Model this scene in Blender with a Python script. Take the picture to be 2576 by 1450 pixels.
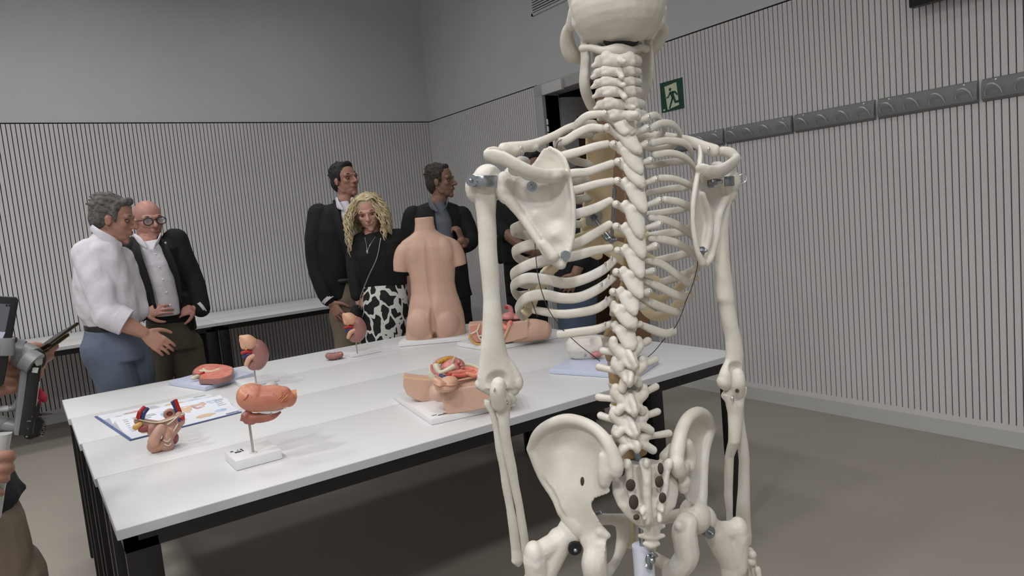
import bpy, bmesh, math, random
import numpy as np
from mathutils import Vector, Matrix
for _o in list(bpy.data.objects): bpy.data.objects.remove(_o, do_unlink=True)
SC = bpy.context.scene
COL = SC.collection
rnd = random.Random(7)
# ------------------------------------------------------------------ camera, world, lights, exposure
W, H, FPX = 2576.0, 1450.0, 1803.0
CC = np.array([1288.0, 725.0]); CAMZ = 1.38
RW = np.array([[0.81780334, -0.13262515, 0.56000738],
               [-0.56806405, -0.03013311, 0.82243251],
               [-0.09220047, -0.99070811, -0.09998254]])
cam = bpy.data.cameras.new('camera'); camo = bpy.data.objects.new('camera', cam); COL.objects.link(camo)
cam.sensor_fit = 'HORIZONTAL'; cam.sensor_width = 36.0; cam.lens = 36.0 * FPX / W
cam.clip_start = 0.02; cam.clip_end = 60
_m = Matrix.Identity(4)
for i in range(3):
    _m[i][0] = RW[i][0]; _m[i][1] = -RW[i][1]; _m[i][2] = -RW[i][2]
_m[2][3] = CAMZ
camo.matrix_world = _m
SC.camera = camo
wd = bpy.data.worlds.new('world'); SC.world = wd; wd.use_nodes = True
wd.node_tree.nodes['Background'].inputs[0].default_value = (0.9, 0.95, 1.0, 1)
wd.node_tree.nodes['Background'].inputs[1].default_value = 0.02
SC.view_settings.view_transform = 'Standard'
try: SC.view_settings.look = 'None'
except Exception: pass
SC.view_settings.gamma = 1.0; SC.view_settings.use_curve_mapping = False
SC.view_settings.exposure = -0.08
CEIL = 4.1
LAMPS = [(-1.5, -1.3, 3.0), (0.3, -1.3, 1.65), (2.3, -1.3, .2), (-1.5, 0.5, 1.9), (0.5, 0.5, .5), (2.3, 0.5, .15), (-1.5, 2.3, 1.4), (0.5, 2.3, .3), (2.3, 2.3, .1),
         (-1.5, 4.2, 1.5), (0.5, 4.2, .5), (2.3, 4.2, .22), (-1.5, 5.7, .6), (0.5, 5.7, .5), (2.3, 5.7, .28)]
LPOW = 21.0
for (x, y, k) in LAMPS:
    l = bpy.data.lights.new('ceiling_lamp', 'AREA'); l.shape = 'SQUARE'; l.size = 0.42
    l.energy = LPOW * k; l.color = (1.0, 0.99, 0.98); l.spread = math.radians(150)
    o = bpy.data.objects.new('ceiling_lamp', l); COL.objects.link(o); o.location = (x, y, CEIL - 0.045)

# ------------------------------------------------------------------ measuring: a pixel and a known plane give a point
def ray(px, py): return RW @ np.array([px - CC[0], py - CC[1], FPX])
O = np.array([0, 0, CAMZ])
def atz(px, py, z): r = ray(px, py); return O + r * ((z - CAMZ) / r[2])
def atY(px, py, Y): r = ray(px, py); return O + r * (Y / r[1])
def atX(px, py, X): r = ray(px, py); return O + r * (X / r[0])
def atd(px, py, d): r = ray(px, py); return O + r * (d / FPX)
def atP(px, py, pt, nrm): r = ray(px, py); return O + r * (float(np.dot(np.array(pt) - O, nrm)) / float(np.dot(r, nrm)))

# ------------------------------------------------------------------ materials
def lin(c):
    return tuple(((v / 12.92) if v <= 0.04045 else ((v + 0.055) / 1.055) ** 2.4) for v in c)
MATS = {}
def mat(name, rgb, rough=0.5, metal=0.0, noise=0.0, nscale=20.0, bump=0.0, bscale=60.0, rgb2=None, spec=0.5, coat=0.0, sss=0.0, emit=0.0, trans=0.0, srgb=True, detail=3.0, sheen=0.0):
    if name in MATS: return MATS[name]
    m = bpy.data.materials.new(name); m.use_nodes = True
    nt = m.node_tree; b = nt.nodes['Principled BSDF']
    c = lin(rgb) if srgb else rgb
    b.inputs['Base Color'].default_value = (*c, 1)
    b.inputs['Roughness'].default_value = rough; b.inputs['Metallic'].default_value = metal
    b.inputs['Specular IOR Level'].default_value = spec
    if coat: b.inputs['Coat Weight'].default_value = coat
    if sss:
        b.inputs['Subsurface Weight'].default_value = sss; b.inputs['Subsurface Radius'].default_value = (0.02, 0.008, 0.004); b.inputs['Subsurface Scale'].default_value = 0.4
    if trans: b.inputs['Transmission Weight'].default_value = trans
    if sheen: b.inputs['Sheen Weight'].default_value = sheen
    if emit:
        b.inputs['Emission Color'].default_value = (*c, 1); b.inputs['Emission Strength'].default_value = emit
    tc = nt.nodes.new('ShaderNodeTexCoord')
    if noise > 0 or rgb2:
        n = nt.nodes.new('ShaderNodeTexNoise'); n.inputs['Scale'].default_value = nscale; n.inputs['Detail'].default_value = detail
        nt.links.new(tc.outputs['Object'], n.inputs['Vector'])
        r = nt.nodes.new('ShaderNodeValToRGB')
        c2 = lin(rgb2) if rgb2 else tuple(v * (1 - noise) for v in c)
        r.color_ramp.elements[0].position = 0.35; r.color_ramp.elements[0].color = (*c2, 1)
        r.color_ramp.elements[1].position = 0.65; r.color_ramp.elements[1].color = (*c, 1)
        nt.links.new(n.outputs['Fac'], r.inputs['Fac']); nt.links.new(r.outputs['Color'], b.inputs['Base Color'])
    if bump > 0:
        n2 = nt.nodes.new('ShaderNodeTexNoise'); n2.inputs['Scale'].default_value = bscale; n2.inputs['Detail'].default_value = 4
        nt.links.new(tc.outputs['Object'], n2.inputs['Vector'])
        bm_ = nt.nodes.new('ShaderNodeBump'); bm_.inputs['Strength'].default_value = bump; bm_.inputs['Distance'].default_value = 0.01
        nt.links.new(n2.outputs['Fac'], bm_.inputs['Height']); nt.links.new(bm_.outputs['Normal'], b.inputs['Normal'])
    MATS[name] = m
    return m

# ------------------------------------------------------------------ mesh building
def nrm(v):
    v = np.asarray(v, float); n = np.linalg.norm(v); return v / n if n > 1e-12 else v
def crom(P, per):
    P = np.asarray(P, float); K = len(P)
    if K < 3: 
        t = np.linspace(0, 1, per * (K - 1) + 1)[:, None]; return P[0] * (1 - t) + P[-1] * t
    Q = np.vstack([2 * P[0] - P[1], P, 2 * P[-1] - P[-2]]); out = []
    for i in range(1, K):
        a, b, c, d = Q[i - 1], Q[i], Q[i + 1], Q[i + 2]
        for s in range(per):
            t = s / per
            out.append(0.5 * (2 * b + (c - a) * t + (2 * a - 5 * b + 4 * c - d) * t * t + (3 * b - a - 3 * c + d) * t ** 3))
    out.append(P[-1]); return np.array(out)
class MB:
    def __init__(s): s.v = []; s.f = []; s.m = []; s.n = 0
    def add(s, V, F, mi=0):
        V = np.asarray(V, float); s.v.append(V); s.f += [tuple(i + s.n for i in f) for f in F]; s.m += [mi] * len(F); s.n += len(V); return s
    def loft(s, rings, mi=0, caps=True, closed=False):
        n = len(rings[0]); K = len(rings); V = np.vstack(rings); F = []
        for k in range(K - 1 + (1 if closed else 0)):
            a = k * n; b = ((k + 1) % K) * n
            for i in range(n): j = (i + 1) % n; F.append((a + i, a + j, b + j, b + i))
        if caps and not closed: F.append(tuple(range(n - 1, -1, -1))); F.append(tuple((K - 1) * n + i for i in range(n)))
        return s.add(V, F, mi)
    def tube(s, pts, r, n=12, per=6, up=None, mi=0, round_=True, pw=2.0):
        """swept tube; r scalar | list of scalars | list of (a along up, b across); up: reference vector(s)"""
        P0 = np.asarray(pts, float); K = len(P0)
        if np.isscalar(r): r = [r] * K
        Rr = np.array([(x, x) if np.isscalar(x) else x for x in r], float)
        P = crom(P0, per); R2 = np.maximum(crom(Rr, per), 1e-5)
        T = np.gradient(P, axis=0); T /= np.maximum(np.linalg.norm(T, axis=1), 1e-12)[:, None]
        if up is None:
            u = np.cross(T[0], [0, 0, 1.0]);
            if np.linalg.norm(u) < 1e-3: u = np.cross(T[0], [1.0, 0, 0])
            u = nrm(u); U = []
            for t in T: u = nrm(u - t * np.dot(u, t)); U.append(u)
            U = np.array(U)
        else:
            up = np.asarray(up, float)
            UU = np.tile(up, (len(P), 1)) if up.ndim == 1 else crom(up, per)
            U = np.array([nrm(a - t * np.dot(a, t)) for a, t in zip(UU, T)])
        B = np.cross(T, U); th = np.linspace(0, 2 * math.pi, n, endpoint=False)
        c, sn = np.cos(th), np.sin(th)
        if pw != 2.0: c = np.sign(c) * np.abs(c) ** (2 / pw); sn = np.sign(sn) * np.abs(sn) ** (2 / pw)
        rings = []
        def ring(p, u, b, ra, rb): return p + np.outer(c * ra, u) + np.outer(sn * rb, b)
        if round_:
            m0 = min(R2[0]); 
            for a in (80, 50, 25): q = math.radians(a); rings.append(ring(P[0] - T[0] * m0 * math.sin(q), U[0], B[0], R2[0][0] * math.cos(q), R2[0][1] * math.cos(q)))
        for i in range(len(P)): rings.append(ring(P[i], U[i], B[i], R2[i][0], R2[i][1]))
        if round_:
            m1 = min(R2[-1])
            for a in (25, 50, 80): q = math.radians(a); rings.append(ring(P[-1] + T[-1] * m1 * math.sin(q), U[-1], B[-1], R2[-1][0] * math.cos(q), R2[-1][1] * math.cos(q)))
        return s.loft(rings, mi)
    def ell(s, c, r, ax=None, n=16, m=10, mi=0):
        if np.isscalar(r): r = (r, r, r)
        A = np.eye(3) if ax is None else np.array([nrm(a) for a in ax]); rings = []
        for k in range(m):
            ph = math.pi * (k + 0.5) / m - math.pi / 2
            th = np.linspace(0, 2 * math.pi, n, endpoint=False)
            L = np.stack([np.cos(th) * math.cos(ph) * r[0], np.sin(th) * math.cos(ph) * r[1], np.full(n, math.sin(ph) * r[2])], 1)
            rings.append(np.asarray(c) + L @ A)
        return s.loft(rings, mi)
    def box(s, c, size, ax=None, mi=0):
        A = np.eye(3) if ax is None else np.array([nrm(a) for a in ax])
        L = np.array([[x, y, z] for z in (-.5, .5) for (x, y) in ((-.5, -.5), (.5, -.5), (.5, .5), (-.5, .5))]) * np.asarray(size)
        return s.add(np.asarray(c) + L @ A, [(3, 2, 1, 0), (4, 5, 6, 7), (0, 1, 5, 4), (1, 2, 6, 5), (2, 3, 7, 6), (3, 0, 4, 7)], mi)
    def bx(s, x0, x1, y0, y1, z0, z1, mi=0): return s.box(((x0 + x1) / 2, (y0 + y1) / 2, (z0 + z1) / 2), (x1 - x0, y1 - y0, z1 - z0), None, mi)
    def prism(s, poly, vec, mi=0):
        P = np.asarray(poly, float); n = len(P); V = np.vstack([P, P + np.asarray(vec)])
        F = [tuple(range(n - 1, -1, -1)), tuple(range(n, 2 * n))] + [(i, (i + 1) % n, n + (i + 1) % n, n + i) for i in range(n)]
        return s.add(V, F, mi)
    def arrays(s): return np.vstack(s.v), s.f, s.m
    def mesh(s, name='m'):
        V, F, M = s.arrays(); me = bpy.data.meshes.new(name); me.from_pydata(V.tolist(), [], F)
        me.polygons.foreach_set('material_index', M); me.update(); return me
    def build(s, name, mats, parent=None, smooth=True, remesh=None, it=0, dents=(), noise=0.0, nfreq=60.0, bevel=0.0, fixn=True, zmin=None):
        me = s.mesh(name)
        if remesh:
            me = remesh_mesh(me, remesh, it, dents, noise, nfreq)
            if zmin is not None: V_ = get_vf(me); V_[:, 2] = np.maximum(V_[:, 2], zmin); me.vertices.foreach_set('co', V_.ravel()); me.update()
        elif fixn or bevel:
            bm = bmesh.new(); bm.from_mesh(me); bmesh.ops.recalc_face_normals(bm, faces=bm.faces)
            if bevel:
                bmesh.ops.bevel(bm, geom=[e for e in bm.edges if len(e.link_faces) == 2 and e.calc_face_angle(0) > 0.5], offset=bevel, segments=2, profile=0.6, affect='EDGES')
            bm.to_mesh(me); bm.free()
        if not isinstance(mats, (list, tuple)): mats = [mats]
        for m in mats: me.materials.append(m)
        if smooth:
            me.polygons.foreach_set('use_smooth', [True] * len(me.polygons))
            if not remesh: 
                try: me.set_sharp_from_angle(angle=math.radians(40))
                except Exception: pass
        return link(name, me, parent)
def link(name, me, parent=None):
    o = bpy.data.objects.new(name, me); COL.objects.link(o)
    if parent is not None:
        o.parent = parent; o.matrix_parent_inverse = parent_world(parent).inverted()
    return o
def parent_world(p):
    m = p.matrix_basis.copy()
    if p.parent is not None: m = parent_world(p.parent) @ p.matrix_parent_inverse @ m
    return m
def get_vf(me):
    V = np.empty(len(me.vertices) * 3); me.vertices.foreach_get('co', V); return V.reshape(-1, 3)
def smooth_v(me, V, it, lam=0.5):
    E = np.empty(len(me.edges) * 2, int); me.edges.foreach_get('vertices', E); E = E.reshape(-1, 2)
    deg = np.bincount(E.ravel(), minlength=len(V)).astype(float); deg[deg == 0] = 1
    for k in range(it):
        for l_ in ((lam, -lam * 1.03) if it > 2 else (lam,)):
            A = np.zeros_like(V)
            for j in range(3):
                A[:, j] = np.bincount(E[:, 0], V[E[:, 1], j], len(V)) + np.bincount(E[:, 1], V[E[:, 0], j], len(V))
            V = V + l_ * (A / deg[:, None] - V)
    return V
def remesh_mesh(me, vox, it=3, dents=(), noise=0.0, nfreq=60.0):
    o = bpy.data.objects.new('tmp', me); COL.objects.link(o)
    m = o.modifiers.new('r', 'REMESH'); m.mode = 'VOXEL'; m.voxel_size = vox; m.adaptivity = 0.0
    dg = bpy.context.evaluated_depsgraph_get(); dg.update()
    new = bpy.data.meshes.new_from_object(o.evaluated_get(dg))
    bpy.data.objects.remove(o, do_unlink=True); bpy.data.meshes.remove(me)
    V = get_vf(new)
    if it: V = smooth_v(new, V, it)
    for d in dents:
        c, r, ax, push = np.asarray(d[0]), d[1], np.array([nrm(a) for a in d[2]]), d[3]
        L = (V - c) @ ax.T / np.asarray(r); q = (L ** 2).sum(1); k = q < 1
        if k.any():
            w = (1 - q[k]) ** 1.0
            V[k] += np.outer(w * push[0], np.asarray(push[1]))
    if noise:
        ph = np.array([1.3, 2.1, .7]); f = nfreq
        nz = (np.sin(V @ np.array([f, f * .7, -f * .5]) + ph[0]) + np.sin(V @ np.array([-f * .6, f * .9, f * .8]) + ph[1]) + np.sin(V @ np.array([f * .4, -f, f * .9]) + ph[2])) / 3
        new.vertices.foreach_set('co', V.ravel()); new.update()
        Nn = np.empty(len(V) * 3); new.vertices.foreach_get('normal', Nn); V = V + Nn.reshape(-1, 3) * (nz * noise)[:, None]
    if len(dents): V = smooth_v(new, V, 1)
    new.vertices.foreach_set('co', V.ravel()); new.update()
    return new
def thing(name, label, cat, loc=(0, 0, 0), group=None):
    o = bpy.data.objects.new(name, None); COL.objects.link(o); o.location = tuple(float(x) for x in loc); o.empty_display_size = 0.05
    return tag(o, label, cat, group)
def tag(o, label, cat, group=None):
    o['label'] = label; o['category'] = cat
    if group: o['group'] = group
    return o
def struct(o, label=None): 
    o['kind'] = 'structure'
    if label: o['label'] = label
    return o
# ------------------------------------------------------------------ the room
M_wall = mat('wall_paint', (0.785, 0.79, 0.80), 0.85, noise=.03, nscale=3)
M_slat = mat('slat_board', (0.825, 0.82, 0.815), 0.6, noise=.05, nscale=2)
M_black = mat('groove_black', (0.03, 0.03, 0.03), 0.9)
M_base = mat('baseboard_grey', (0.74, 0.74, 0.73), 0.5)
M_floor = mat('floor_vinyl', (0.60, 0.575, 0.54), 0.55, noise=.06, nscale=1.6, spec=.35)
M_ceil = mat('ceiling_white', (0.85, 0.85, 0.855), 0.9)
M_white = mat('white_laminate', (0.84, 0.84, 0.84), 0.42, spec=.4)
M_edge = mat('table_edge_grey', (0.74, 0.745, 0.75), 0.5)
M_legs = mat('black_metal', (0.03, 0.028, 0.03), 0.36)
M_rail = mat('rail_grey', (0.50, 0.50, 0.515), 0.5, metal=.15)
M_chrome = mat('chrome', (0.90, 0.90, 0.90), 0.30, metal=1)
M_steel = mat('steel', (0.62, 0.64, 0.66), 0.3, metal=1)
XR, YB, XL, YF = 3.96, 7.13, -3.2, -3.0
ZT = 2.49; DY0, DY1, DH = 3.93, 5.03, 2.40
struct(MB().bx(XL - .1, XR + .1, YF - .1, YB + .1, -.1, 0).build('floor', M_floor))
struct(MB().bx(XL - .1, XR + .1, YF - .1, YB + .1, CEIL, CEIL + .1).build('ceiling', M_ceil))
struct(MB().bx(XL - .1, XL, YF - .1, YB + .1, 0, CEIL).build('wall_left', M_wall))
struct(MB().bx(XL, XR, YF - .1, YF, 0, CEIL).build('wall_front', M_wall))
wb = struct(MB().bx(XL, XR + .15, YB, YB + .1, 0, CEIL).build('wall_back', M_wall))
w = MB(); w.bx(XR, XR + .15, YF - .1, DY0, 0, CEIL); w.bx(XR, XR + .15, DY1, YB + .1, 0, CEIL); w.bx(XR, XR + .15, DY0, DY1, DH + .03, CEIL)
wr = struct(w.build('wall_right', M_wall))
def slats(name, parent, run0, run1, fixed, axis, pitch, skip=None):
    """slotted board cladding: black backing, boards between the grooves, plain strip at the bottom, black strip of backing showing on top"""
    w_ = MB(); gap = .0062; d = .014; z0, z1 = .085, ZT
    def bar(a, b, zl, zh, mi, dd=d):
        if axis == 'x': w_.bx(a, b, fixed - dd, fixed, zl, zh, mi)
        else: w_.bx(fixed - dd, fixed, a, b, zl, zh, mi)
    segs = [(run0, run1)] if not skip else [(run0, skip[0]), (skip[1], run1)]
    for (a, b) in segs:
        if b - a < .05: continue
        bar(a, b, z0, z1 + .012, 1, .003); bar(a, b, z0, z0 + .03, 0)
        n = max(1, round((b - a) / pitch)); p = (b - a) / n
        for i in range(n): bar(a + i * p + gap / 2, a + (i + 1) * p - gap / 2, z0 + .03, z1, 0)
    return struct(w_.build(name, [M_slat, M_black], parent, smooth=False, fixn=False))
slats('slat_cladding', wb, XL, XR, YB, 'x', .0327)
slats('slat_cladding', wr, YF, YB - .014, XR, 'y', .0327, (DY0 - .06, DY1 + .10))
b_ = MB(); b_.bx(XL, XR, YB - .016, YB, 0, .085); struct(b_.build('baseboard_back', M_base))
b_ = MB(); b_.bx(XR - .016, XR, YF, DY0 - .06, 0, .085); b_.bx(XR - .016, XR, DY1 + .1, YB, 0, .085); struct(b_.build('baseboard_right', M_base))
# the doorway: frame, open leaf with a brown pane, corridor behind
M_frame = mat('door_frame_grey', (0.70, 0.70, 0.69), 0.45)
M_brown = mat('corridor_wood', (0.36, 0.25, 0.17), 0.6, noise=.15, nscale=5)
M_tan = mat('door_leaf_tan', (0.62, 0.48, 0.38), 0.6, noise=.06, nscale=4)
door = bpy.data.objects.new('door_1', None); COL.objects.link(door); door.location = (XR, (DY0 + DY1) / 2, 0); struct(door)
f = MB(); f.bx(XR - .035, XR + .15, DY1, DY1 + .10, 0, DH); f.bx(XR - .035, XR + .15, DY0 - .06, DY0, 0, DH); f.bx(XR - .035, XR + .15, DY0 - .06, DY1 + .10, DH, DH + .09)
f.build('door_frame', M_frame, door, bevel=.004)
g = MB(); g.bx(XR - .065, XR - .035, 4.72, 4.99, DH - .015, DH + .075); g.build('door_closer', mat('closer_white', (.82, .82, .81), .4), door, bevel=.004)
lf = MB(); ang = math.radians(78)
dv = np.array([math.sin(ang), -math.cos(ang), 0]); nv = np.array([math.cos(ang), math.sin(ang), 0]); hp = np.array([XR + .14, DY1 - .03, 0])
def lbox(m_, a, b, z0, z1, t, mi=0): m_.box(hp + dv * (a + b) / 2 + np.array([0, 0, (z0 + z1) / 2]), (b - a, t, z1 - z0), (dv, nv, (0, 0, 1)), mi)
lbox(lf, 0, .14, .01, DH - .03, .05); lbox(lf, .86, 1.0, .01, DH - .03, .05); lbox(lf, .14, .86, DH - .2, DH - .03, .05); lbox(lf, .14, .86, .01, .25, .05)
leaf = lf.build('door_leaf', M_frame, door); pn = MB(); lbox(pn, .14, .86, .25, DH - .2, .03); pn.build('door_pane', M_brown, leaf)
for z in (2.16, 2.10, 2.04): MB().tube([(XR - .02, DY1 - .03, z - .024), (XR - .02, DY1 - .03, z + .024)], .013, n=10, per=1, round_=False).build('hinge', M_chrome, door)
c_ = MB(); c_.bx(XR + 1.6, XR + 1.7, DY0 - 2.5, DY1 + 2.5, 0, CEIL); struct(c_.build('wall_corridor', M_brown))
# the other leaf of the double door, shut
MB().bx(XR + .075, XR + .12, DY0 + .006, DY0 + .53, .01, DH - .006).build('door_leaf', M_tan, door, bevel=.003)
# vent grille high on the right wall
v = thing('vent_grille', 'white slatted air vent high on the right wall above the doorway', 'vent', (XR, 4.9, 3.085))
fr = MB(); y0, y1, z0, z1 = 4.52, 5.11, 3.085, 3.36
fr.bx(XR - .012, XR, y0, y1, z0, z0 + .02); fr.bx(XR - .012, XR, y0, y1, z1 - .02, z1); fr.bx(XR - .012, XR, y0, y0 + .02, z0, z1); fr.bx(XR - .012, XR, y1 - .02, y1, z0, z1)
fr.build('frame', M_wall, v); MB().bx(XR - .002, XR, y0, y1, z0, z1).build('backing', M_black, v)
sl = MB()
for i in range(11): sl.box((XR - .008, (y0 + y1) / 2, z0 + .032 + i * .0215), (.012, y1 - y0 - .04, .011))
sl.build('slat', M_wall, v)
# black screen on the right wall, only its lower corner in the picture
s = thing('wall_screen', 'black flat screen hung high on the right wall above the coat rails', 'screen', (XR - .1, 1.3, 2.24))
MB().bx(XR - .10, XR - .05, .50, 1.885, 2.235, 3.02).build('screen_housing', mat('screen_black', (.05, .05, .055), .35), s, bevel=.008)
MB().bx(XR - .05, XR - .0145, 1.0, 1.4, 2.45, 2.8).build('wall_mount', M_legs, s)
# coat rails
def rail(y0, first, label):
    t = thing('coat_rail', label, 'coat rack', (XR - .014, (y0 + y0 - .49) / 2, 1.73), 'grey coat rails along the right wall')
    m_ = MB(); y1_ = y0 - .49; xs = XR - .014
    prof = [(0, 1.715), (-.022, 1.728), (-.026, 1.75), (-.020, 1.80), (-.012, 1.822), (0, 1.826)]
    m_.prism([(xs + a, y0, z) for a, z in prof], (0, y1_ - y0, 0)); m_.build('rail_plate', M_rail, t, bevel=.003)
    for i in range(4):
        yc = y0 - .055 - i * .1265; h = MB(); P = []
        for k in range(13):
            a = math.pi * k / 12; P.append((xs - .028 - .03 * math.sin(a), yc + .036 * math.cos(a), 1.748 + .046 * math.sin(a)))
        P = [(xs - .020, yc + .036, 1.742)] + P + [(xs - .020, yc - .036, 1.742)]
        h.tube(P, .0036, n=8, per=2); h.build('hook', M_chrome, t)
    for dy in (.06, .43):
        MB().ell((xs - .014, y0 - dy, 1.812), (.003, .006, .006), n=8, m=6).build('screw', M_chrome, t)
nm = ['partly behind the skeleton collarbone', 'second rail to the right of the exit sign', 'third rail to the right of the exit sign', 'fourth right of the exit sign, below the wall screen', 'at the right edge']
for i in range(5): rail(3.6255 - .5085 * i, i == 0, 'grey wall coat rail with hooks, ' + nm[i])
# exit sign
M_green = mat('sign_green', (.035, .26, .17), .5); M_glow = mat('sign_pale', (.80, .83, .72), .5)
ex = thing('exit_sign', 'square green running man exit sign on the slatted right wall', 'sign', (XR - .02, 3.565, 2.014))
ys, zs = 3.672, 2.014; xs = XR - .018
MB().bx(xs, XR - .014, ys - .209, ys, zs, zs + .209).build('sign_plate', M_green, ex)
def spoly(pts, nme, m_, lay):
    MB().prism([(xs - lay, ys - u * .209, zs + (1 - v_) * .209) for u, v_ in pts], (-.0006, 0, 0)).build(nme, m_, ex, smooth=False)
spoly([(.20, .16), (.74, .10), (.80, .86), (.28, .94)], 'doorway', M_glow, .0002)
hd = [(.45 + .055 * math.cos(a), .29 + .055 * math.sin(a)) for a in np.linspace(0, 6.28, 14)[:-1]]
spoly(hd, 'figure', M_green, .0012)
for pts in ([(.42, .37), (.58, .36), (.62, .55), (.50, .60)], [(.42, .37), (.47, .42), (.36, .55), (.26, .56), (.26, .52), (.34, .50)], [(.56, .36), (.68, .38), (.78, .50), (.73, .54), (.65, .44), (.57, .44)],
            [(.50, .56), (.58, .60), (.50, .74), (.40, .92), (.34, .90), (.44, .70)], [(.54, .56), (.63, .56), (.68, .70), (.86, .70), (.86, .77), (.62, .78)]):
    spoly(pts, 'figure', M_green, .0012)
spoly([(.08, .90), (.16, .89), (.165, .95), (.085, .96)], 'maker_mark', M_glow, .0002)

# ceiling fixtures (out of the frame)
for i, (x, y, k) in enumerate(LAMPS):
    t = tag(MB().bx(x - .3, x + .3, y - .3, y + .3, CEIL - .03, CEIL).build('ceiling_light', M_ceil), 'flat square ceiling light above the room', 'ceiling light', 'square ceiling lights')

# ------------------------------------------------------------------ tables
TZ = .742
def table(x0, x1, y0, y1, label, group):
    t = thing('table', label, 'table', ((x0 + x1) / 2, (y0 + y1) / 2, 0), group)
    MB().bx(x0, x1, y0, y1, TZ - .026, TZ).build('tabletop', M_white, t, bevel=.002)
    e = MB(); e.bx(x0 - .0012, x1 + .0012, y0 - .0012, y1 + .0012, TZ - .0245, TZ - .0018); e.build('edge_band', M_edge, t, smooth=False)
    fr_ = MB(); i = .012
    fr_.bx(x0 + i, x1 - i, y0 + i, y0 + i + .03, TZ - .066, TZ - .026); fr_.bx(x0 + i, x1 - i, y1 - i - .03, y1 - i, TZ - .066, TZ - .026)
    fr_.bx(x0 + i, x0 + i + .03, y0 + i, y1 - i, TZ - .066, TZ - .026); fr_.bx(x1 - i - .03, x1 - i, y0 + i, y1 - i, TZ - .066, TZ - .026)
    fr_.build('frame', M_legs, t)
    for xa in (x0 + i, x1 - i - .075):
        for ya in (y0 + i, y1 - i - .032):
            MB().bx(xa, xa + .075, ya, ya + .032, 0.004, TZ - .04).build('leg', M_legs, t, bevel=.003)
    return t
G = 'white tables pushed together under the models'
table(.106, 2.365, 1.868, 2.352, 'white table with black legs nearest the skeleton, holding the stomach model', G)
table(.100, 2.365, 2.355, 2.838, 'white table second from the skeleton, under the front half of the book', G)
table(.0925, 2.365, 2.842, 3.322, 'white table third from the skeleton, under the rear half of the book', G)
table(.0845, 2.365, 3.326, 3.800, 'white table farthest from the skeleton, holding the kidney on the blue board', G)
G2 = 'white side tables along the slatted wall'
table(-1.0, 1.252, 6.10, 6.575, 'white side table by the slatted back wall behind the two older men, front row', G2)
table(1.256, 3.50, 6.10, 6.575, 'white side table by the slatted back wall behind the blonde woman, front row', G2)
table(-1.6, .65, 6.58, 7.08, 'white side table against the slatted back wall, back row at the left', G2)
table(.655, 2.9, 6.58, 7.08, 'white side table against the slatted back wall, back row at the right', G2)
# ------------------------------------------------------------------ the teaching skeleton
M_bone = mat('bone_plastic', (0.83, 0.815, 0.785), 0.45, noise=.05, nscale=25, bump=.06, bscale=160, spec=.45, rgb2=(0.80, 0.775, 0.73))
M_cart = mat('cartilage_cream', (0.85, 0.79, 0.66), 0.4, noise=.05, nscale=14)
M_disc = mat('disc_tan', (0.66, 0.55, 0.40), 0.45)
M_bar = mat('blue_steel_bar', (0.60, 0.68, 0.78), 0.35, metal=.6)
M_wire = mat('dark_wire', (0.30, 0.29, 0.28), 0.35, metal=.9)
M_pole = mat('white_enamel', (0.83, 0.85, 0.90), 0.3)
PST = -np.array([0.3788, 0.9254, 0.0]); LAT = np.array([-0.9254, 0.3788, 0.0]); UPZ = np.array([0, 0, 1.0])   # skeleton's back, left and up
W0 = atd(1600, 560, 1.04)
OFF = {'A': (1150, 0), 'B': (1150, 350), 'C': (1150, 700), 'D': (1150, 1000)}
def S(k, x, y, p=0.0):
    ox, oy = OFF[k]; return atP(ox + x / 3.22, oy + y / 3.22, W0 + PST * p, PST)
def SS(k, L): return [S(k, *q) for q in L]
SKB = atz(1640, 1640, 0.0); _b = S('D', 1510, 1150, -.05); 
skel = thing('skeleton', 'life-size cream teaching skeleton seen from behind on a white pole stand', 'skeleton', (_b[0], _b[1], 0))
AX = (LAT, PST, UPZ)
def bone(m, name='bone', vox=.0021, it=4, parent=None, dents=(), noise=0.0003, nf=140, ma=None):
    return m.build(name, ma or M_bone, parent or skel, remesh=vox, it=it, dents=dents, noise=noise, nfreq=nf)
def screw(parent, p, nrm_=PST, s=1.0):
    m = MB(); n_ = nrm(nrm_); a = nrm(np.cross(n_, UPZ)); R_ = .0031 * s; P = []
    for k in range(9): q = 2 * math.pi * k / 9; P.append(np.asarray(p) + n_ * (.0022 * s) + (UPZ * math.cos(q) + n_ * math.sin(q) * .6 + a * .5 * math.sin(q)) * R_)
    P.append(P[0]); m.tube(P, .0009 * s, n=6, per=2, round_=False); m.tube([np.asarray(p) - n_ * .003, np.asarray(p) + n_ * .002], .0013 * s, n=6, per=1)
    return m.build('screw', M_chrome, parent)
# --- skull (back of the head towards the camera)
m = MB(); c0 = S('A', 1300, -70, -.055)
m.ell(c0, (.0735, .090, .070), AX, 28, 18); m.ell(c0 + UPZ * .012 - PST * .004, (.0755, .082, .062), AX, 28, 18)
m.ell(S('A', 1300, 60, -.042), (.0695, .072, .058), AX, 24, 14); m.ell(S('A', 1300, 130, -.040), (.060, .058, .042), AX, 20, 12)
for sgn, pts in ((1, [(1010, 180), (1040, 300)]), (-1, [(1600, 170), (1545, 280)])):
    m.tube([S('A', *pts[0], -.055), S('A', *pts[1], -.060)], [.016, .009], 12)
m.tube(SS('A', [(1100, 250, -.05), (1300, 262, -.028), (1500, 245, -.05)]), [.012, .012, .012], 12)
for x in (1140, 1440): m.ell(S('A', x + 15, 335, -.06), (.011, .016, .010), AX)
m.ell(S('A', 1290, 330, -.115), (.042, .045, .035), AX, 20, 12)                     # face block
m.ell(S('A', 1290, 420, -.135), (.028, .030, .026), AX)
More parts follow.
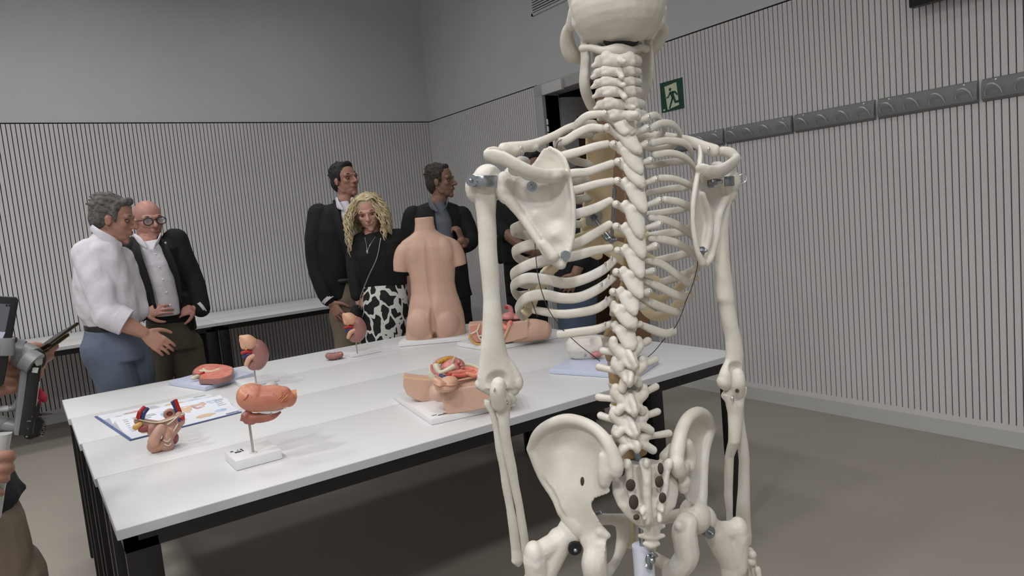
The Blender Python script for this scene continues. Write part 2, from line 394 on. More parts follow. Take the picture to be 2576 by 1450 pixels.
for L in ([(1010, 170, -.075), (905, 215, -.095), (890, 330, -.115), (930, 440, -.125), (1010, 470, -.13)], [(1640, 150, -.075), (1672, 220, -.095), (1650, 290, -.115), (1570, 400, -.13), (1530, 430, -.135)]):
    m.tube(SS('A', L), [.007, .0065, .012, .013, .010], 10)
m.tube(SS('A', [(960, 100, -.075), (930, 200, -.09)]), [.012, .010]); m.tube(SS('A', [(1640, 80, -.075), (1650, 190, -.09)]), [.012, .009])
for x in (1120, 1450): m.tube(SS('A', [(x - 40 if x < 1300 else x + 40, 290, -.075), (x, 340, -.085)]), [.005, .002])
Fc = S('A', 1290, 150, -.145); up_ = UPZ
dn = [(S('A', 1330, 330, -.030), (.020, .030, .013), AX, (.016, -PST)),
      (Fc + LAT * .030, (.022, .04, .018), AX, (.03, PST)), (Fc - LAT * .030, (.022, .04, .018), AX, (.03, PST))]
skull = bone(m, 'skull', .0022, 9, noise=.0006, nf=110, dents=dn)
m = MB(); m.ell(S('A', 1330, 330, -.0285), (.0285, .006, .0115), AX, 16, 8); m.build('skull_opening_shade', mat('skull_shade', (.17, .16, .155), .7), skull)  # dark plug; the shade inside the opening is put into its colour
m = MB()
m.tube(SS('A', [(1030, 300, -.08), (1040, 480, -.085), (1030, 660, -.09), (1060, 790, -.105), (1130, 900, -.13), (1290, 960, -.155), (1440, 860, -.13), (1520, 730, -.105), (1550, 560, -.09), (1550, 330, -.08)]),
       [(.012, .005), (.016, .006), (.015, .007), (.013, .007), (.012, .007), (.013, .008), (.012, .007), (.013, .007), (.015, .006), (.012, .005)], 14, up=-PST)
for L in ([(1120, 430, -.10), (1130, 560, -.11), (1110, 590, -.12)], [(1500, 430, -.10), (1490, 560, -.11), (1500, 590, -.12)]): m.tube(SS('A', L), [(.010, .004)] * 3, 10, up=-PST)
bone(m, 'mandible', .0021, 3, parent=skull)
# --- vertebrae
def vert(name, bc, br, bh, tl, tr, lam, lamw, tip, tipw, facets=(), extra=None, tpr=(.0055, .0065), canal=.030, vox=.0017, scr=True):
    """bc body centre, tl/tr tips of the transverse processes, lam lamina centre, tip of the spinous process"""
    m = MB(); bc, tl, tr, lam, tip = (np.asarray(q) for q in (bc, tl, tr, lam, tip))
    th = np.linspace(0, 2 * math.pi, 20, endpoint=False)
    rg = [bc + UPZ * z + np.outer(np.cos(th) * br * k, LAT) + np.outer(np.sin(th) * br * .8 * k, PST) for z, k in ((-bh / 2, .9), (-bh / 2 * .8, 1), (0, .9), (bh / 2 * .8, 1), (bh / 2, .9))]
    m.loft(rg)
    for t, sg in ((tl, 1), (tr, -1)):
        root = lam + LAT * sg * lamw * .7 - PST * .006 + UPZ * .004
        m.tube([root, (root + t) / 2, t], [tpr[0] * 1.05, tpr[0] * .85, tpr[1]], 10)
        m.tube([root, bc + LAT * sg * br * .7 + PST * br * .5], [.0055, .005], 10)
        m.tube([root + UPZ * .002, lam + UPZ * .004 + PST * .003], [(.008, .005), (.009, .006)], 10, up=UPZ)
    m.tube([lam + UPZ * .006, lam * .55 + tip * .45, tip * .9 + lam * .1, tip], [(lamw * 1.0, .0055), (lamw * .74 + tipw * .25, .0068), (tipw * 1.5, .0058), (tipw * .95, .0045)], 14, up=LAT)
    for f_ in facets: m.ell(f_[0], f_[1], AX, 12, 8)
    if extra: extra(m)
    o = bone(m, 'vertebra', vox, 3, noise=.0003, nf=240)
    if scr:
        for t in (tl, tr): screw(o, t + PST * tpr[1] * .9)
    return o
def mid(a, b): return (np.asarray(a) + np.asarray(b)) / 2
# neck: broad stacked bands
def cerv(cx, cy, hw, hh, tip, tipr=.005, p=-.014, lamt=.0075):
    m = MB(); l_, r_ = S('A', cx - hw, cy + 8, p - .022), S('A', cx + hw, cy + 2, p - .022)
    a, b = S('A', cx - hw * .55, cy - 2, p - .004), S('A', cx + hw * .55, cy - 2, p - .004); c_ = S('A', cx + 15, cy + 6, p)
    h = hh / 3.22 / 1803 * 1.03
    m.tube([l_, a, c_, b, r_], [(h * .85, .006), (h, lamt), (h * .95, .0065), (h, lamt), (h * .85, .006)], 14, up=UPZ)
    for q, sg in ((a, 1), (b, -1)):
        m.ell(q + UPZ * h * .25, (.0105, .008, h * 1.05), AX, 12, 8); m.ell(q - UPZ * h * .45 + PST * .002, (.0095, .007, h * .7), AX, 12, 8)
        m.tube([q - PST * .012 + LAT * sg * .006, q - PST * .022 + LAT * sg * .014 - UPZ * .003], [.005, .0035], 8)
    t = S('A', tip[0], tip[1], .004)
    m.tube([c_ + UPZ * h * .3, mid(c_, t), t], [.006, tipr, tipr * .8], 10)
    bc = c_ - PST * .034; th = np.linspace(0, 2 * math.pi, 16, endpoint=False)
    m.loft([bc + UPZ * z + np.outer(np.cos(th) * .0125, LAT) + np.outer(np.sin(th) * .009, PST) for z in (-h * .9, h * .9)])
    for q in (l_, r_): m.tube([q, bc], [.005, .006], 8)
    bone(m, 'vertebra', .0017, 3, noise=.0004, nf=240)
m = MB(); m.tube(SS('A', [(1015, 392, -.055), (1090, 388, -.040), (1180, 408, -.024), (1300, 398, -.016), (1420, 408, -.024), (1480, 385, -.040), (1532, 398, -.055)]), [(.006, .006), (.005, .005), (.0058, .005), (.0085, .006), (.0058, .005), (.005, .005), (.006, .006)], 12, up=UPZ)
m.tube(SS('A', [(1140, 400, -.045), (1200, 400, -.065), (1300, 400, -.07), (1400, 400, -.065), (1460, 400, -.045)]), [.007, .006, .006, .006, .007], 10); bone(m, 'vertebra', .0017, 2)
for q in ((1305, 488, 162, 58, (1352, 500)), (1300, 582, 165, 42, (1335, 628)), (1300, 665, 165, 40, (1350, 690)), (1310, 742, 162, 46, (1360, 790)), (1325, 842, 168, 48, (1430, 872)), (1350, 930, 160, 48, (1440, 932), .0085)): cerv(*q)
TH = [  # name, left tip, right tip, lamina, spinous tip, lamina half-width
 ('A', (1195, 925), (1540, 955), (1365, 1020), (1420, 1070), .020), ('A', (1215, 1035), (1535, 1040), (1370, 1120), (1478, 1232), .014),
 ('B', (1265, 45), (1530, 42), (1390, 110), (1485, 268), .013), ('B', (1302, 185), (1560, 175), (1410, 235), (1500, 378), .0135),
 ('B', (1298, 340), (1602, 330), (1430, 405), (1515, 580), .0135), ('B', (1288, 530), (1632, 502), (1430, 590), (1488, 790), .0135),
 ('B', (1290, 710), (1632, 692), (1430, 770), (1505, 948), .0135), ('B', (1302, 905), (1602, 868), (1430, 945), (1490, 1108), .0135),
 ('B', (1290, 1080), (1582, 1072), (1410, 1125), (1485, 1272), .014), ('B', (1262, 1240), (1547, 1240), (1390, 1290), (1438, 1410), .0145)]
bodies = []
for i, (k, tl, tr, la, tp, lw) in enumerate(TH):
    p0 = -.006 if i else -.010
    bc = S(k, (tl[0] + tr[0]) / 2 - 25, (tl[1] + tr[1]) / 2 + 20, -.058 + (0 if i > 1 else .006))
    ft = []
    if i > 1:
        for sg in (1, -1): ft.append((S(k, la[0] - sg * 60, la[1] - 40, -.018), (.008, .005, .011)))
    vert('v', bc, .0145 + .0006 * i, .0195, S(k, *tl, -.020), S(k, *tr, -.020), S(k, *la, -.016), lw * (1.18 if i > 1 else 1), S(k, *tp, p0), .0055 if i else .008, ft, tpr=(.0055, .0066)); bodies.append(bc)
LB = [  # lumbar-like ones: left tip, right tip, lamina, tip, half width, leg drop
 ((1265, 235), (1500, 232), (1340, 275), (1432, 385), .0165), ((1270, 385), (1480, 372), (1355, 440), (1420, 565), .0160)]
for tl, tr, la, tp, lw in LB:
    bc = S('C', (tl[0] + tr[0]) / 2 - 55, tl[1] + 10, -.060)
    ft = [(S('C', la[0] - sg * 70, la[1] - 45, -.022), (.006, .005, .010)) for sg in (1, -1)]
    vert('v', bc, .0195, .022, S('C', *tl, -.024), S('C', *tr, -.026), S('C', *la, -.016), lw, S('C', *tp, -.006), .0075, ft, tpr=(.005, .0055), scr=False); bodies.append(bc)
LU = [  # lumbar: TP left, TP right, lamina, tip, lower facet legs L,R
 ((1180, 590), (1545, 508), (1370, 625), (1440, 725), (1320, 735), (1445, 715)), ((1150, 722), (1605, 660), (1395, 780), (1400, 850), (1335, 900), (1470, 855)),
 ((1148, 965), (1608, 880), (1400, 1010), (1440, 1095), (1300, 1085), (1500, 1080)), ((1165, 1115), (1622, 1082), (1395, 1190), (1450, 1275), (1300, 1265), (1565, 1235)),
 ((1190, 1290), (1715, 1258), (1420, 1335), (1465, 1372), (1315, 1420), (1585, 1395))]
for i, (tl, tr, la, tp, fl, fr_) in enumerate(LU):
    bc = S('C', la[0] - 90 + i * 18, (tl[1] + tr[1]) / 2 - 25, -.064)
    def ex(m, fl=fl, fr_=fr_, la=la, i=i, tl=tl, tr=tr, tp=tp):
        L_ = S('C', *la, -.014); T_ = S('C', *tp, .004)
        m.ell(L_ + UPZ * .006 - PST * .003, (.0165 + .001 * i, .0065, .0135), AX, 16, 10)
        m.tube([L_ + UPZ * .008, mid(L_, T_) + PST * .003, T_], [(.0075, .010), (.0058, .0125), (.0050, .0095)], 12, up=LAT)
        for q in (fl, fr_):
            e = S('C', *q, -.014); m.tube([L_ + UPZ * .002, mid(L_, e) + (e - L_) * .12 + UPZ * .003, e], [(.011, .007), (.0098, .0072), (.0072, .0066)], 12, up=PST)
        for sg in (1, -1):
            a = S('C', la[0] - sg * (100 + 6 * i), la[1] - 72, -.020); m.tube([L_ + LAT * sg * .006, a, a + UPZ * .009], [.0095, .0085, .0072], 10); m.ell(a + PST * .003, (.0065, .006, .008), AX)
    vert('v', bc, .0225 + .0006 * i, .026, S('C', *tl, -.034), S('C', *tr, -.036), S('C', *la, -.014), .0150, S('C', *tp, .002), .0062, (), ex, tpr=(.0064, .0062), scr=False); bodies.append(bc)
bodies.append(S('D', 1440, 520, -.062))
for a, b in zip(bodies[:-1], bodies[1:]):
    c_ = mid(a, b); L = np.linalg.norm(b - a); m = MB(); m.tube([c_ + nrm(b - a) * -L * .28, c_ + nrm(b - a) * L * .28], [(.0145 if b[2] > 1.17 else .0215, .0125 if b[2] > 1.17 else .0175)] * 2, 20, up=LAT, per=1, round_=False); m.build('disc', M_disc, skel)
# steel support bar inside the spinal canal
m = MB(); bp = SS('C', [(1340, 420, -.036), (1372, 880, -.034), (1395, 1100, -.034), (1430, 1280, -.036), (1462, 1445, -.040), (1475, 1560, -.05)]); m.tube(bp, [(.0042, .003)] * 6, 4, up=LAT, per=2, round_=False); m.build('support_bar', M_bar, skel, smooth=False)
# --- sacrum and coccyx
m = MB(); cs = []
for (xl, xr, y, p, t) in ((1320, 1640, 520, -.022, .020), (1275, 1730, 590, -.020, .020), (1255, 1785, 690, -.016, .016), (1260, 1790, 780, -.012, .014), (1300, 1770, 880, -.008, .011), (1370, 1690, 970, -.008, .009), (1440, 1640, 1030, -.012, .008)):
    a, b = S('D', xl, y, p - t), S('D', xr, y, p - t); u = (a - b) / 2; th = np.linspace(0, 2 * math.pi, 28, endpoint=False)
    ct = np.sign(np.cos(th)) * np.abs(np.cos(th)) ** .7
    cs.append(mid(a, b) + np.outer(ct, u) + np.outer(np.sin(th) * t, PST))
m.loft(cs)
m.tube(SS('D', [(1690, 480, -.045), (1735, 400, -.045)]), [.011, .006], 10); m.tube(SS('D', [(1310, 560, -.045), (1265, 520, -.045)]), [.010, .007], 10)
for y, r in ((540, .0055), (690, .006), (790, .007), (900, .006), (1000, .0055)):
    m.ell(S('D', 1535 + (y - 700) * .02, y, -.002 + .0), (r * 1.0, r, r * 1.6), AX)
m.tube(SS('D', [(1520, 520, -.010), (1535, 640, -.004), (1538, 780, -.002), (1550, 920, -.002), (1570, 1010, -.006)]), [(.010, .006), (.0075, .006), (.007, .006), (.006, .006), (.005, .005)], 10, up=LAT)
for x0_, x1_ in ((1395, 1450), (1690, 1640)): m.tube(SS('D', [(x0_ - 15 if x0_ < 1500 else x0_ + 15, 540, -.014), (x0_, 640, -.010), (x0_ + 10 if x0_ < 1500 else x0_ - 10, 760, -.006), (x1_, 900, -.004)]), [.007, .006, .0055, .005], 8)
for q in ((1500, 940), (1660, 920), (1515, 980), (1640, 1000)): m.tube([S('D', q[0], q[1] - 40, -.004), S('D', *q, .001)], [.005, .004], 8)
for x in (1380, 1720): m.tube(SS('D', [(x, 530, -.012), (x - 5, 560, -.010)]), [.007, .006])
sac = bone(m, 'sacrum', .002, 2, noise=.0005, nf=160)
for x, y, r, rz in ((1333, 600, .0055, .008), (1405, 712, .0085, .010), (1430, 850, .0085, .0125), (1452, 972, .0055, .005), (1648, 578, .005, .010), (1637, 685, .0075, .010), (1664, 815, .0065, .009)):
    dh = MB(); dh.ell(S('D', x, y, -.0055 if y < 650 else .0003), (r * .92, .0036, rz * .92), AX, 14, 8); dh.build('sacral_opening_shade', mat('bone_hole_shade', (.24, .20, .165), .8), sac)  # solid dark ellipses; shade of the holes painted as brown
m = MB(); m.tube(SS('D', [(1575, 1040, -.020), (1580, 1110, -.022), (1575, 1180, -.026), (1575, 1250, -.034)]), [(.017, .007), (.013, .006), (.011, .006), (.007, .004)], 12, up=LAT)
for y, w_ in ((1055, 95), (1135, 95), (1200, 55)):
    m.tube(SS('D', [(1575 - w_, y - 12, -.022), (1575, y, -.021), (1575 + w_, y - 12, -.022)]), [.0038, .0055, .0038], 8)
bone(m, 'coccyx', .0017, 2)
# --- ribs
def rib(name, P, r=None, flat=None, par=None, ma=None):
    """P: (crop, x, y, p) along the rib from the spine to the breastbone; ribbon lying in the wall of the cage"""
    pts = np.array([S(*q) for q in P]); K = len(pts); t = np.linspace(0, 1, K)
    wv = [(.0056, .0048)] + [(.0068, .0037)] * (K - 2) + [(.0070, .0033)] if r is None else r
    cen = W0 - PST * .10 + 0 * UPZ; up = []
    for q, tt in zip(pts, np.gradient(pts, axis=0)):
        out = q - np.array([cen[0], cen[1], q[2]]); out[2] = 0; out = nrm(out); up.append(nrm(np.cross(nrm(tt), out)))
    for i in range(1, K):
        if np.dot(up[i], up[i - 1]) < 0: up[i] = -up[i]
    m = MB(); m.tube(pts, wv, 14, 8, up=np.array(up), pw=2.4)
    return m.build(name, ma or M_bone, par or skel)
RL = [
 [('A', 1165, 925, -.026), ('A', 1060, 938, -.033), ('A', 985, 995, -.052), ('A', 945, 1055, -.080), ('A', 985, 1085, -.105), ('A', 1090, 1085, -.125)],
 [('A', 1172, 1040, -.026), ('A', 1080, 1035, -.034), ('A', 980, 1078, -.046), ('A', 880, 1140, -.062), ('A', 795, 1165, -.085), ('A', 850, 1215, -.115), ('A', 950, 1300, -.140), ('A', 1110, 1335, -.155)],
 [('B', 1215, 40, -.026), ('B', 1120, 60, -.032), ('B', 1000, 98, -.036), ('B', 850, 140, -.044), ('B', 700, 200, -.065), ('B', 650, 270, -.095), ('B', 760, 330, -.135), ('B', 950, 335, -.155), ('B', 1080, 325, -.165)],
 [('B', 1255, 198, -.026), ('B', 1150, 235, -.032), ('B', 1050, 268, -.034), ('B', 920, 282, -.036), ('B', 700, 330, -.050), ('B', 560, 420, -.088), ('B', 680, 480, -.135), ('B', 930, 492, -.160), ('B', 1080, 470, -.172)],
 [('B', 1255, 342, -.026), ('B', 1130, 365, -.032), ('B', 1000, 402, -.034), ('B', 900, 430, -.036), ('B', 640, 520, -.050), ('B', 500, 610, -.090), ('B', 620, 670, -.140), ('B', 850, 690, -.165), ('B', 1010, 690, -.178)],
 [('B', 1240, 500, -.026), ('B', 1120, 560, -.032), ('B', 960, 610, -.034), ('B', 760, 650, -.040), ('B', 560, 690, -.058), ('B', 448, 738, -.095), ('B', 520, 770, -.125), ('B', 660, 800, -.150), ('B', 900, 830, -.178), ('B', 1010, 800, -.182)],
 [('B', 1235, 690, -.026), ('B', 1110, 770, -.032), ('B', 950, 850, -.034), ('B', 780, 850, -.038), ('B', 600, 855, -.055), ('B', 462, 915, -.095), ('B', 520, 980, -.125), ('B', 640, 1010, -.150), ('B', 820, 960, -.175)],
 [('B', 1240, 882, -.026), ('B', 1100, 908, -.031), ('B', 940, 948, -.033), ('B', 760, 970, -.040), ('B', 580, 1020, -.058), ('B', 450, 1098, -.098), ('B', 500, 1160, -.128), ('B', 600, 1170, -.152), ('B', 700, 1100, -.168)],
 [('B', 1270, 985, -.028), ('B', 1180, 1060, -.030), ('B', 1040, 1130, -.031), ('B', 880, 1168, -.033), ('B', 720, 1140, -.040), ('B', 560, 1130, -.060), ('B', 452, 1195, -.098), ('B', 490, 1270, -.130), ('B', 590, 1260, -.150)],
 [('B', 1265, 1125, -.028), ('B', 1150, 1210, -.030), ('B', 1000, 1280, -.031), ('B', 850, 1290, -.034), ('B', 700, 1262, -.042), ('B', 560, 1290, -.066), ('B', 488, 1380, -.100), ('B', 520, 1440, -.118)],
 [('B', 1255, 1290, -.030), ('B', 1140, 1370, -.031), ('B', 1000, 1405, -.034), ('B', 830, 1418, -.042), ('B', 620, 1385, -.070)],
 [('C', 1240, 372, -.032), ('C', 1120, 418, -.032), ('C', 980, 438, -.036), ('C', 820, 458, -.046)]]
RR = [
 [('A', 1545, 950, -.026), ('A', 1605, 935, -.034), ('A', 1655, 985, -.056), ('A', 1672, 1055, -.085), ('A', 1620, 1110, -.110), ('A', 1510, 1120, -.125)],
 [('A', 1565, 1045, -.026), ('A', 1650, 1000, -.034), ('A', 1745, 1010, -.050), ('A', 1803, 1085, -.085), ('A', 1760, 1170, -.115), ('A', 1650, 1210, -.140), ('A', 1540, 1200, -.155)],
 [('A', 1580, 1160, -.026), ('A', 1700, 1140, -.034), ('A', 1840, 1160, -.050), ('A', 1900, 1235, -.085), ('A', 1860, 1300, -.125), ('A', 1700, 1320, -.150), ('A', 1540, 1350, -.165)],
 [('B', 1600, 132, -.026), ('B', 1740, 115, -.034), ('B', 1865, 165, -.052), ('B', 1930, 270, -.088), ('B', 1880, 380, -.130), ('B', 1720, 405, -.158), ('B', 1545, 440, -.175)],
 [('B', 1645, 318, -.026), ('B', 1760, 325, -.034), ('B', 1900, 385, -.055), ('B', 1950, 470, -.092), ('B', 1850, 560, -.135), ('B', 1700, 590, -.160), ('B', 1550, 610, -.178)],
 [('B', 1680, 492, -.026), ('B', 1800, 515, -.034), ('B', 1905, 570, -.055), ('B', 1945, 655, -.092), ('B', 1850, 745, -.135), ('B', 1700, 765, -.160), ('B', 1550, 790, -.182)],
 [('B', 1560, 640, -.030), ('B', 1690, 660, -.031), ('B', 1820, 720, -.045), ('B', 1915, 805, -.070), ('B', 1940, 870, -.100), ('B', 1850, 930, -.140), ('B', 1600, 990, -.180)],
 [('B', 1565, 808, -.030), ('B', 1700, 822, -.031), ('B', 1840, 875, -.045), ('B', 1935, 970, -.075), ('B', 1955, 1030, -.105), ('B', 1850, 1095, -.140), ('B', 1640, 1170, -.175)],
 [('B', 1530, 985, -.030), ('B', 1650, 1012, -.031), ('B', 1780, 1100, -.042), ('B', 1880, 1165, -.062), ('B', 1922, 1120, -.095)],
 [('B', 1510, 1145, -.030), ('B', 1640, 1200, -.032), ('B', 1770, 1262, -.045), ('B', 1870, 1285, -.070), ('B', 1885, 1258, -.092)],
 [('B', 1490, 1290, -.031), ('B', 1600, 1340, -.033), ('B', 1730, 1392, -.048), ('B', 1815, 1412, -.072)],
 [('C', 1480, 375, -.033), ('C', 1600, 425, -.034), ('C', 1690, 450, -.042), ('C', 1765, 430, -.056)]]
RIBS = []
for j, side in enumerate((RL, RR)):
    for i, P in enumerate(side):
        big = (1.0 if 5 <= i <= 9 else .84) * (.9 if j else 1.0)
        K = len(P); r = [(.0058, .0050)] + [((.0066 + .0016 * min(1, k / 3.0)) * big, .0036) for k in range(1, K - 1)] + [(.0074 * big, .0032)]
        if i >= 10: r = [(.0050, .0048)] + [(.0068, .0042)] * (K - 2) + [(.0062, .0030)]
        RIBS.append(rib('rib', P, r))
# wire loops where some ribs hook to the transverse processes of their vertebrae
for rb, q in ((RIBS[8], ('B', 1250, 965)), (RIBS[8], ('B', 1198, 1015)), (RIBS[9], ('B', 1225, 1115)), (RIBS[9], ('B', 1168, 1180)), (RIBS[10], ('B', 1205, 1292)), (RIBS[11], ('C', 1195, 372))): screw(rb, S(*q, -.020), s=1.0)
# sternum, manubrium, costal cartilage
m = MB(); m.tube(SS('B', [(1180, -30, -.135), (1165, 60, -.142), (1160, 250, -.160), (1140, 500, -.176), (1125, 720, -.188), (1120, 880, -.196), (1150, 960, -.196)]), [(.032, .006), (.027, .006), (.024, .006), (.027, .006), (.029, .006), (.021, .005), (.008, .004)], 16, up=LAT)
bone(m, 'sternum', .0025, 3, ma=mat('sternum_tan', (.83, .75, .61), .45, noise=.05, nscale=20))
def cart(L):
    for P in L:
        m = MB()
        pts = np.array([S(*q) for q in P]); m.tube(pts, [(.0085, .0038)] * len(P), 12, 6, up=np.array([nrm(np.cross(t_, PST)) for t_ in np.gradient(pts, axis=0)])); m.build('costal_cartilage', M_cart, skel)
cart([[('B', 1110, -30, -.128), ('B', 1180, -20, -.132)], [('B', 900, 830, -.178), ('B', 1010, 795, -.183), ('B', 1100, 740, -.190)], [('B', 820, 960, -.176), ('B', 930, 920, -.185), ('B', 1040, 870, -.194)],
          [('B', 560, 1350, -.128), ('B', 600, 1260, -.150), ('B', 680, 1130, -.165), ('B', 800, 1030, -.176), ('B', 900, 930, -.185), ('B', 1020, 850, -.194)], [('B', 700, 1100, -.168), ('B', 800, 990, -.178)], [('B', 520, 1440, -.118), ('B', 590, 1370, -.132), ('B', 640, 1250, -.152), ('B', 720, 1130, -.165)],
          [('B', 1010, 690, -.178), ('B', 1090, 660, -.184)]])
cart([[('B', 1640, 1310, -.175), ('B', 1760, 1235, -.150), ('B', 1860, 1160, -.115), ('B', 1922, 1120, -.095)], [('B', 1640, 1170, -.175), ('B', 1400, 1020, -.192), ('B', 1180, 880, -.196)], [('B', 1600, 990, -.180), ('B', 1400, 900, -.190), ('B', 1180, 830, -.194)],
          [('B', 1550, 790, -.182), ('B', 1360, 760, -.190), ('B', 1180, 760, -.190)], [('B', 1885, 1258, -.092), ('B', 1800, 1320, -.110), ('B', 1740, 1390, -.125), ('B', 1640, 1440, -.140), ('B', 1540, 1400, -.155), ('B', 1460, 1280, -.172), ('B', 1360, 1120, -.185)],
          [('B', 1640, 1310, -.175), ('B', 1560, 1260, -.180), ('B', 1420, 1100, -.188)]])
# hook hardware seen between the ribs: washer, eye rod and nut on the breastbone
hw = MB(); pa, pb = S('B', 1110, 640, -.17), S('B', 1250, 812, -.12); d = nrm(pb - pa)
hw.tube([pa - d * .002, pa + d * .001], .0155, 20, 1, round_=False); hw.tube([pa, pa + d * .007], .006, 6, 1, round_=False)
hw.tube([pa, mid(pa, pb), pb], .0030, 10); hw.tube(SS('B', [(1275, 400, -.06), (1265, 600, -.075), (1252, 810, -.12)]), .0032, 10); hw.ell(pb, .007); hw.tube(SS('B', [(1180, 770, -.13), (1215, 815, -.125), (1290, 815, -.11)]), .0032, 10)
hw.build('chest_bolt', M_steel, skel)
# --- collar bones
m = MB(); m.tube(SS('A', [(375, 1215, -.030), (470, 1200, -.036), (620, 1170, -.050), (780, 1105, -.072), (900, 1040, -.092), (1010, 1020, -.115), (1100, 1030, -.128)]), [(.0105, .008), (.0095, .007), (.0075, .006), (.0065, .006), (.0065, .006), (.009, .008), (.012, .010)], 12, up=UPZ)
m.ell(S('A', 440, 1220, -.034), (.014, .008, .0085), AX); m.ell(S('A', 600, 1200, -.048), (.012, .006, .006), AX)
cl = bone(m, 'clavicle', .0021, 3); screw(cl, S('A', 522, 1208, -.026), s=1.2)
m = MB(); m.tube(SS('A', [(2085, 1225, -.058), (2010, 1195, -.062), (1900, 1150, -.075), (1800, 1122, -.092), (1690, 1105, -.105), (1560, 1100, -.122), (1480, 1090, -.130)]), [(.011, .008), (.0095, .007), (.0085, .0065), (.0070, .006), (.0070, .006), (.009, .008), (.012, .010)], 12, up=UPZ)
cl = bone(m, 'clavicle', .0021, 3); screw(cl, S('A', 2035, 1212, -.052), s=1.2)
# --- slab helper for shoulder blades and hip blades
def slab(m, k, outline, ctrl, thick, step=16, pad=0.0):
    """filled outline in the bone's own frontal plane; ctrl = (x, y, p) samples of how far back its surface lies"""
    Oq = np.array(outline, float); C_ = np.array(ctrl, float)
    d2 = lambda A_, B_: np.sqrt(((A_[:, None] - B_[None]) ** 2).sum(2))
    Kx = d2(C_[:, :2], C_[:, :2]); A_ = np.block([[Kx, np.ones((len(C_), 1)), C_[:, :2] / 1000], [np.ones((1, len(C_))), np.zeros((1, 3))], [C_[:, :2].T / 1000, np.zeros((2, 3))]])
    sol = np.linalg.solve(A_ + np.eye(len(A_)) * 1e-9, np.concatenate([C_[:, 2], np.zeros(3)]))
    def pz(Q): Q = np.asarray(Q, float); return d2(Q, C_[:, :2]) @ sol[:len(C_)] + sol[-3] + Q @ sol[-2:] / 1000
    per = crom(np.vstack([Oq, Oq[:1]]), 5)[:-1]
    from mathutils.geometry import delaunay_2d_cdt
    xs_ = np.arange(Oq[:, 0].min(), Oq[:, 0].max(), step); ys_ = np.arange(Oq[:, 1].min(), Oq[:, 1].max(), step); G_ = np.array([(x, y) for x in xs_ for y in ys_])
    def inside(Q):
        c_ = np.zeros(len(Q), bool); j = len(per) - 1
        for i in range(len(per)):
            xi, yi = per[i]; xj, yj = per[j]
            with np.errstate(divide='ignore', invalid='ignore'):
                c_ ^= ((yi > Q[:, 1]) != (yj > Q[:, 1])) & (Q[:, 0] < (xj - xi) * (Q[:, 1] - yi) / (yj - yi + 1e-12) + xi)
            j = i
        return c_
    G_ = G_[inside(G_)]; md = d2(G_, per).min(1); G_ = G_[md > step * .6]
    allp = np.vstack([per, G_]); n = len(per)
    vv, ee, ff, *_r = delaunay_2d_cdt([Vector(q) for q in allp], [(i, (i + 1) % n) for i in range(n)], [list(range(n))], 1, 1e-4)
    Q = np.array([(q.x, q.y) for q in vv]); p = pz(Q); F_ = np.array([S(k, x, y, pp) for (x, y), pp in zip(Q, p)])
    th_ = np.array([thick(x, y) if callable(thick) else thick for x, y in Q])
    Bk = F_ - PST * th_[:, None]; N_ = len(Q); F = [tuple(f) for f in ff] + [tuple(i + N_ for i in reversed(f)) for f in ff]
    cnt = {}
    for f in ff:
        for a, b in zip(f, list(f[1:]) + [f[0]]): cnt[(a, b)] = cnt.get((a, b), 0) + 1
    for (a, b) in list(cnt):
        if (b, a) not in cnt: F.append((b, a, a + N_, b + N_))
    m.add(np.vstack([F_, Bk]), F); return pz
# left shoulder blade
m = MB()
out = [(740, 62), (800, 85), (850, 135), (895, 230), (925, 350), (945, 520), (945, 700), (930, 850), (905, 960), (870, 1030), (820, 1038), (765, 995), (700, 900), (640, 810), (590, 730), (530, 640), (470, 560), (400, 500), (350, 450), (345, 380), (365, 300), (420, 240), (500, 235), (600, 215), (660, 140), (700, 80)]
ct = [(740, 62, -.012), (850, 140, .004), (925, 350, .010), (945, 600, .012), (920, 900, .010), (850, 1030, .004), (760, 985, -.004), (690, 870, -.014), (590, 720, -.022), (480, 560, -.032), (370, 440, -.040), (365, 320, -.040), (500, 240, -.036), (640, 180, -.024), (740, 450, -.018), (800, 650, -.010), (850, 500, -.004), (640, 600, -.012), (820, 850, -.004), (780, 780, .000), (700, 640, -.010), (600, 450, -.026), (880, 420, .002), (760, 180, -.014)]
pz = slab(m, 'B', out, ct, .0048, 18)
def ridge(k, pts, r, n=10, up=None): m.tube([S(k, *q) for q in pts], r, n, up=up)
ridge('B', [(905, 300, .008), (850, 275, .012), (760, 285, .014), (680, 282, .016), (580, 255, .018), (470, 205, .016), (380, 160, .010), (300, 140, .002), (250, 130, -.004)], [(.004, .003), (.006, .004), (.0075, .0045), (.0085, .005), (.0088, .0050), (.0095, .0048), (.0102, .0046), (.0105, .0044), (.0085, .0044)], up=PST * .35 + UPZ)
for q in ((700, 300, .004), (600, 280, .000), (500, 245, -.006), (780, 300, .004)): m.ell(S('B', *q), (.016, .016, .010), AX, 12, 8)
ridge('B', [(240, 135, -.006), (275, 112, -.014), (340, 108, -.022), (375, 112, -.028)], [(.0085, .005), (.009, .005), (.008, .005), (.006, .0045)], up=UPZ)
ridge('B', [(400, 470, -.036), (520, 620, -.026), (640, 800, -.012), (740, 950, -.002), (840, 1015, .006)], [.009, .007, .006, .0065, .008])
ridge('B', [(850, 1015, .006), (925, 850, .010), (945, 600, .010), (920, 360, .008), (860, 150, .002), (750, 70, -.012)], [.006, .004, .0035, .0035, .0032, .003])
m.ell(S('B', 385, 395, -.042), (.014, .016, .024), AX)
ridge('B', [(430, 300, -.052), (500, 200, -.060), (545, 190, -.078), (530, 200, -.092)], [.012, .010, .009, .008])
ridge('B', [(700, 850, .004), (780, 950, .008)], [.007, .009])
scL = bone(m, 'scapula', .0021, 5, noise=.0004, nf=80)
